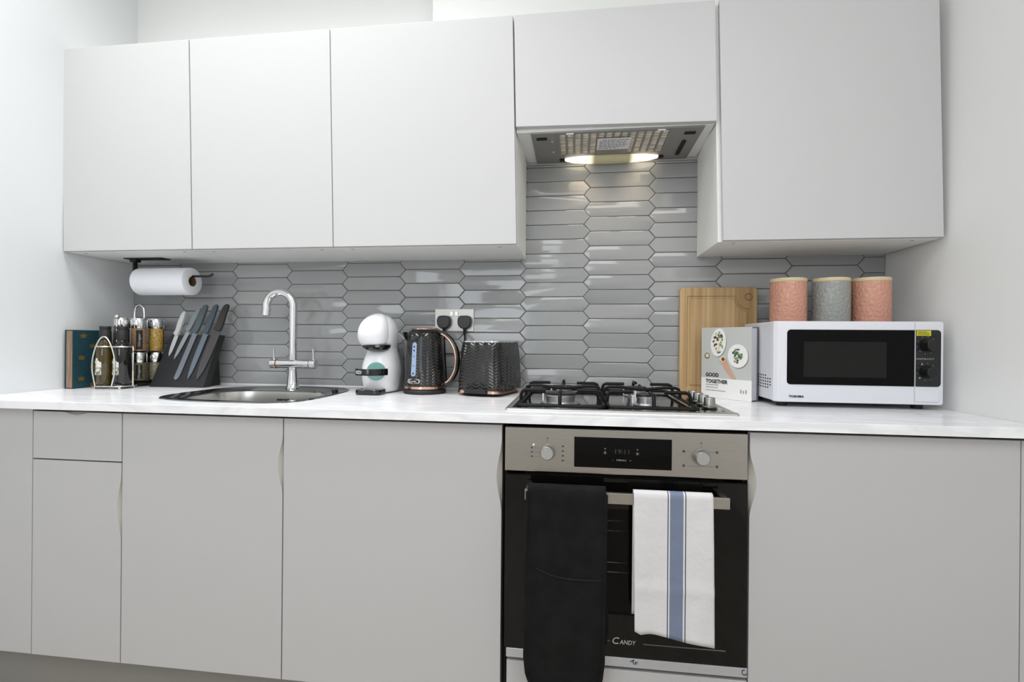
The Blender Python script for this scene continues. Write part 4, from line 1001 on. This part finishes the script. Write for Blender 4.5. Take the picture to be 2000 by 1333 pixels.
# ------------------------------------------------------------------ oven glove and tea towel on the oven handle
def drape(name, label, cat, x0f, x1f, zt, zbf, zback, m, th, round_=0., wave=.004, backshift=0., parts=None, skew=None, yh=-.6515):
    """cloth hung over the handle; s runs from the front hem over the bar to the back hem"""
    bm = B(); NX = 40; top = []
    rb = .0075+th/2+.0006
    segs = [('f', i/34) for i in range(35)]+[('t', i/8) for i in range(1, 8)]+[('b', i/26) for i in range(27)]
    rows = []
    for kind, q in segs:
        row = []
        for j in range(NX+1):
            u_ = j/NX; x_ = x0f(0)+(x1f(0)-x0f(0))*u_
            if kind == 'f':
                zb_l = zbf(u_); z_ = zb_l+(zt-zb_l)*q; dep = 1-q
                xa, xb = x0f(dep), x1f(dep); x_ = xa+(xb-xa)*u_
                y_ = yh-rb-.001-wave*(.4+dep)*(.6+.5*math.sin(u_*7+1.3+dep*1.2)+.3*math.sin(u_*15+dep*2))*min(1, dep*3)
            elif kind == 't':
                a = PI*q; z_ = zt+rb*.6*math.sin(a); y_ = yh-rb*math.cos(a)
            else:
                zb_l = zback(u_); z_ = zt+(zb_l-zt)*q; x_ += backshift*q
                y_ = min(yh+rb+.001+.003*q*math.sin(u_*6+q), YO-.004-th/2) 
            row.append(bm.verts.new((x_, y_, z_)))
        rows.append(row)
    for a, b_ in zip(rows, rows[1:]):
        for j in range(NX): bm.faces.new((a[j], a[j+1], b_[j+1], b_[j]))
    return bm
xf0 = lambda d: 1.7155-.003*d; xf1 = lambda d: 1.9025-.004*d
def zf(u_):
    q = abs(u_-.5)*2; r_ = 1-math.sqrt(max(0, 1-q**2.1)); return .212+.11*r_
def zbk(u_):
    q = abs(u_-.5)*2; r_ = 1-math.sqrt(max(0, 1-q**2.6)); return .315+.06*r_
M_glove = add_noise(mat('black_cotton', c(26, 26, 26), .95, spec=.15), c(22, 22, 22), c(28, 28, 28), 25, 4, bump=.4, bscale=500)
t = thing('oven_glove', 'black double oven glove hung over the oven handle', 'oven glove', (1.81, -.655, .73))
zt_ = .7262
og = obj('padded_strip', drape('', '', '', xf0, xf1, zt_, zf, zbk, M_glove, .008, wave=.004, backshift=.010), M_glove, t, smooth=80, solid=.008)
# raised binding round the front panel and the pocket seam
bd = []
for i in range(41):
    u_ = i/40; bd.append((xf0(1)+(xf1(1)-xf0(1))*u_, -.6735, zf(u_)+.0))
left = [(xf0(1-i/12), -.6700-.0012*(12-i)/12, .325+(.722-.325)*i/12) for i in range(13)]
right = [(xf1(1-i/12), -.6700-.0012*(12-i)/12, .325+(.722-.325)*i/12) for i in range(13)]
obj('binding', tube(B(), left[::-1]+bd[1:-1]+right, .0042, 8), M_glove, t, smooth=60)
obj('pocket_seam', tube(B(), spline([(1.735, -.672, .540), (1.77, -.6735, .527), (1.81, -.6745, .520), (1.86, -.6745, .519), (1.895, -.673, .521)], 5), .0014, 6), mat('seam_black', c(12, 12, 13), .9), t, smooth=60)
# tea towel
M_tea = mat('tea_towel_cotton', c(226, 225, 222), .9, spec=.2)
N, L, b = nt(M_tea); tc = N.new('ShaderNodeTexCoord'); se = N.new('ShaderNodeSeparateXYZ'); L.new(tc.outputs['Object'], se.inputs[0])
rp = N.new('ShaderNodeValToRGB'); rp.color_ramp.interpolation = 'CONSTANT'; e = rp.color_ramp.elements
mr = N.new('ShaderNodeMapRange'); mr.inputs[1].default_value = -.1; mr.inputs[2].default_value = .1; L.new(se.outputs[0], mr.inputs[0]); L.new(mr.outputs[0], rp.inputs[0])
Wt, Bt_, Dt = c(214, 213, 214), c(118, 129, 150), c(70, 76, 94)
cs = [(0, Wt), (.413, Dt), (.424, Wt), (.440, Bt_), (.590, Wt), (.612, Dt), (.624, Wt)]
e[0].position = 0; e[0].color = Wt; e[1].position = .413; e[1].color = Dt
for p_, q in cs[2:]: x = e.new(p_); x.color = q
L.new(rp.outputs[0], b.inputs['Base Color'])
n1 = N.new('ShaderNodeTexNoise'); n1.inputs['Scale'].default_value = 22; n1.inputs['Detail'].default_value = 4; bp = N.new('ShaderNodeBump'); bp.inputs['Strength'].default_value = .35; bp.inputs['Distance'].default_value = .01
L.new(tc.outputs['Object'], n1.inputs['Vector']); L.new(n1.outputs['Fac'], bp.inputs['Height']); L.new(bp.outputs[0], b.inputs['Normal'])
t = thing('tea_towel', 'white tea towel with a blue stripe hung over the oven handle', 'tea towel', (2.062, -.655, .73))
xg0 = lambda d: 1.9672+.004*d; xg1 = lambda d: 2.1475+.005*d
zg = lambda u_: .392+(.012*(1-u_/.08) if u_ < .08 else 0)+.004*math.sin(u_*5)-.011*max(0, u_-.45)/.55*1.1+.006*math.sin(u_*9)*.5
bm = drape('', '', '', xg0, xg1, .7262, zg, lambda u_: .43+.01*u_, M_tea, .003, wave=.003)
for v in bm.verts:                                              # pressed fold line across the front
    if v.co.y < -.655:
        dz = v.co.z-.505; v.co.y -= .0022*math.exp(-(dz/.012)**2)
obj('cloth', bm, M_tea, t, smooth=80, solid=.0025)
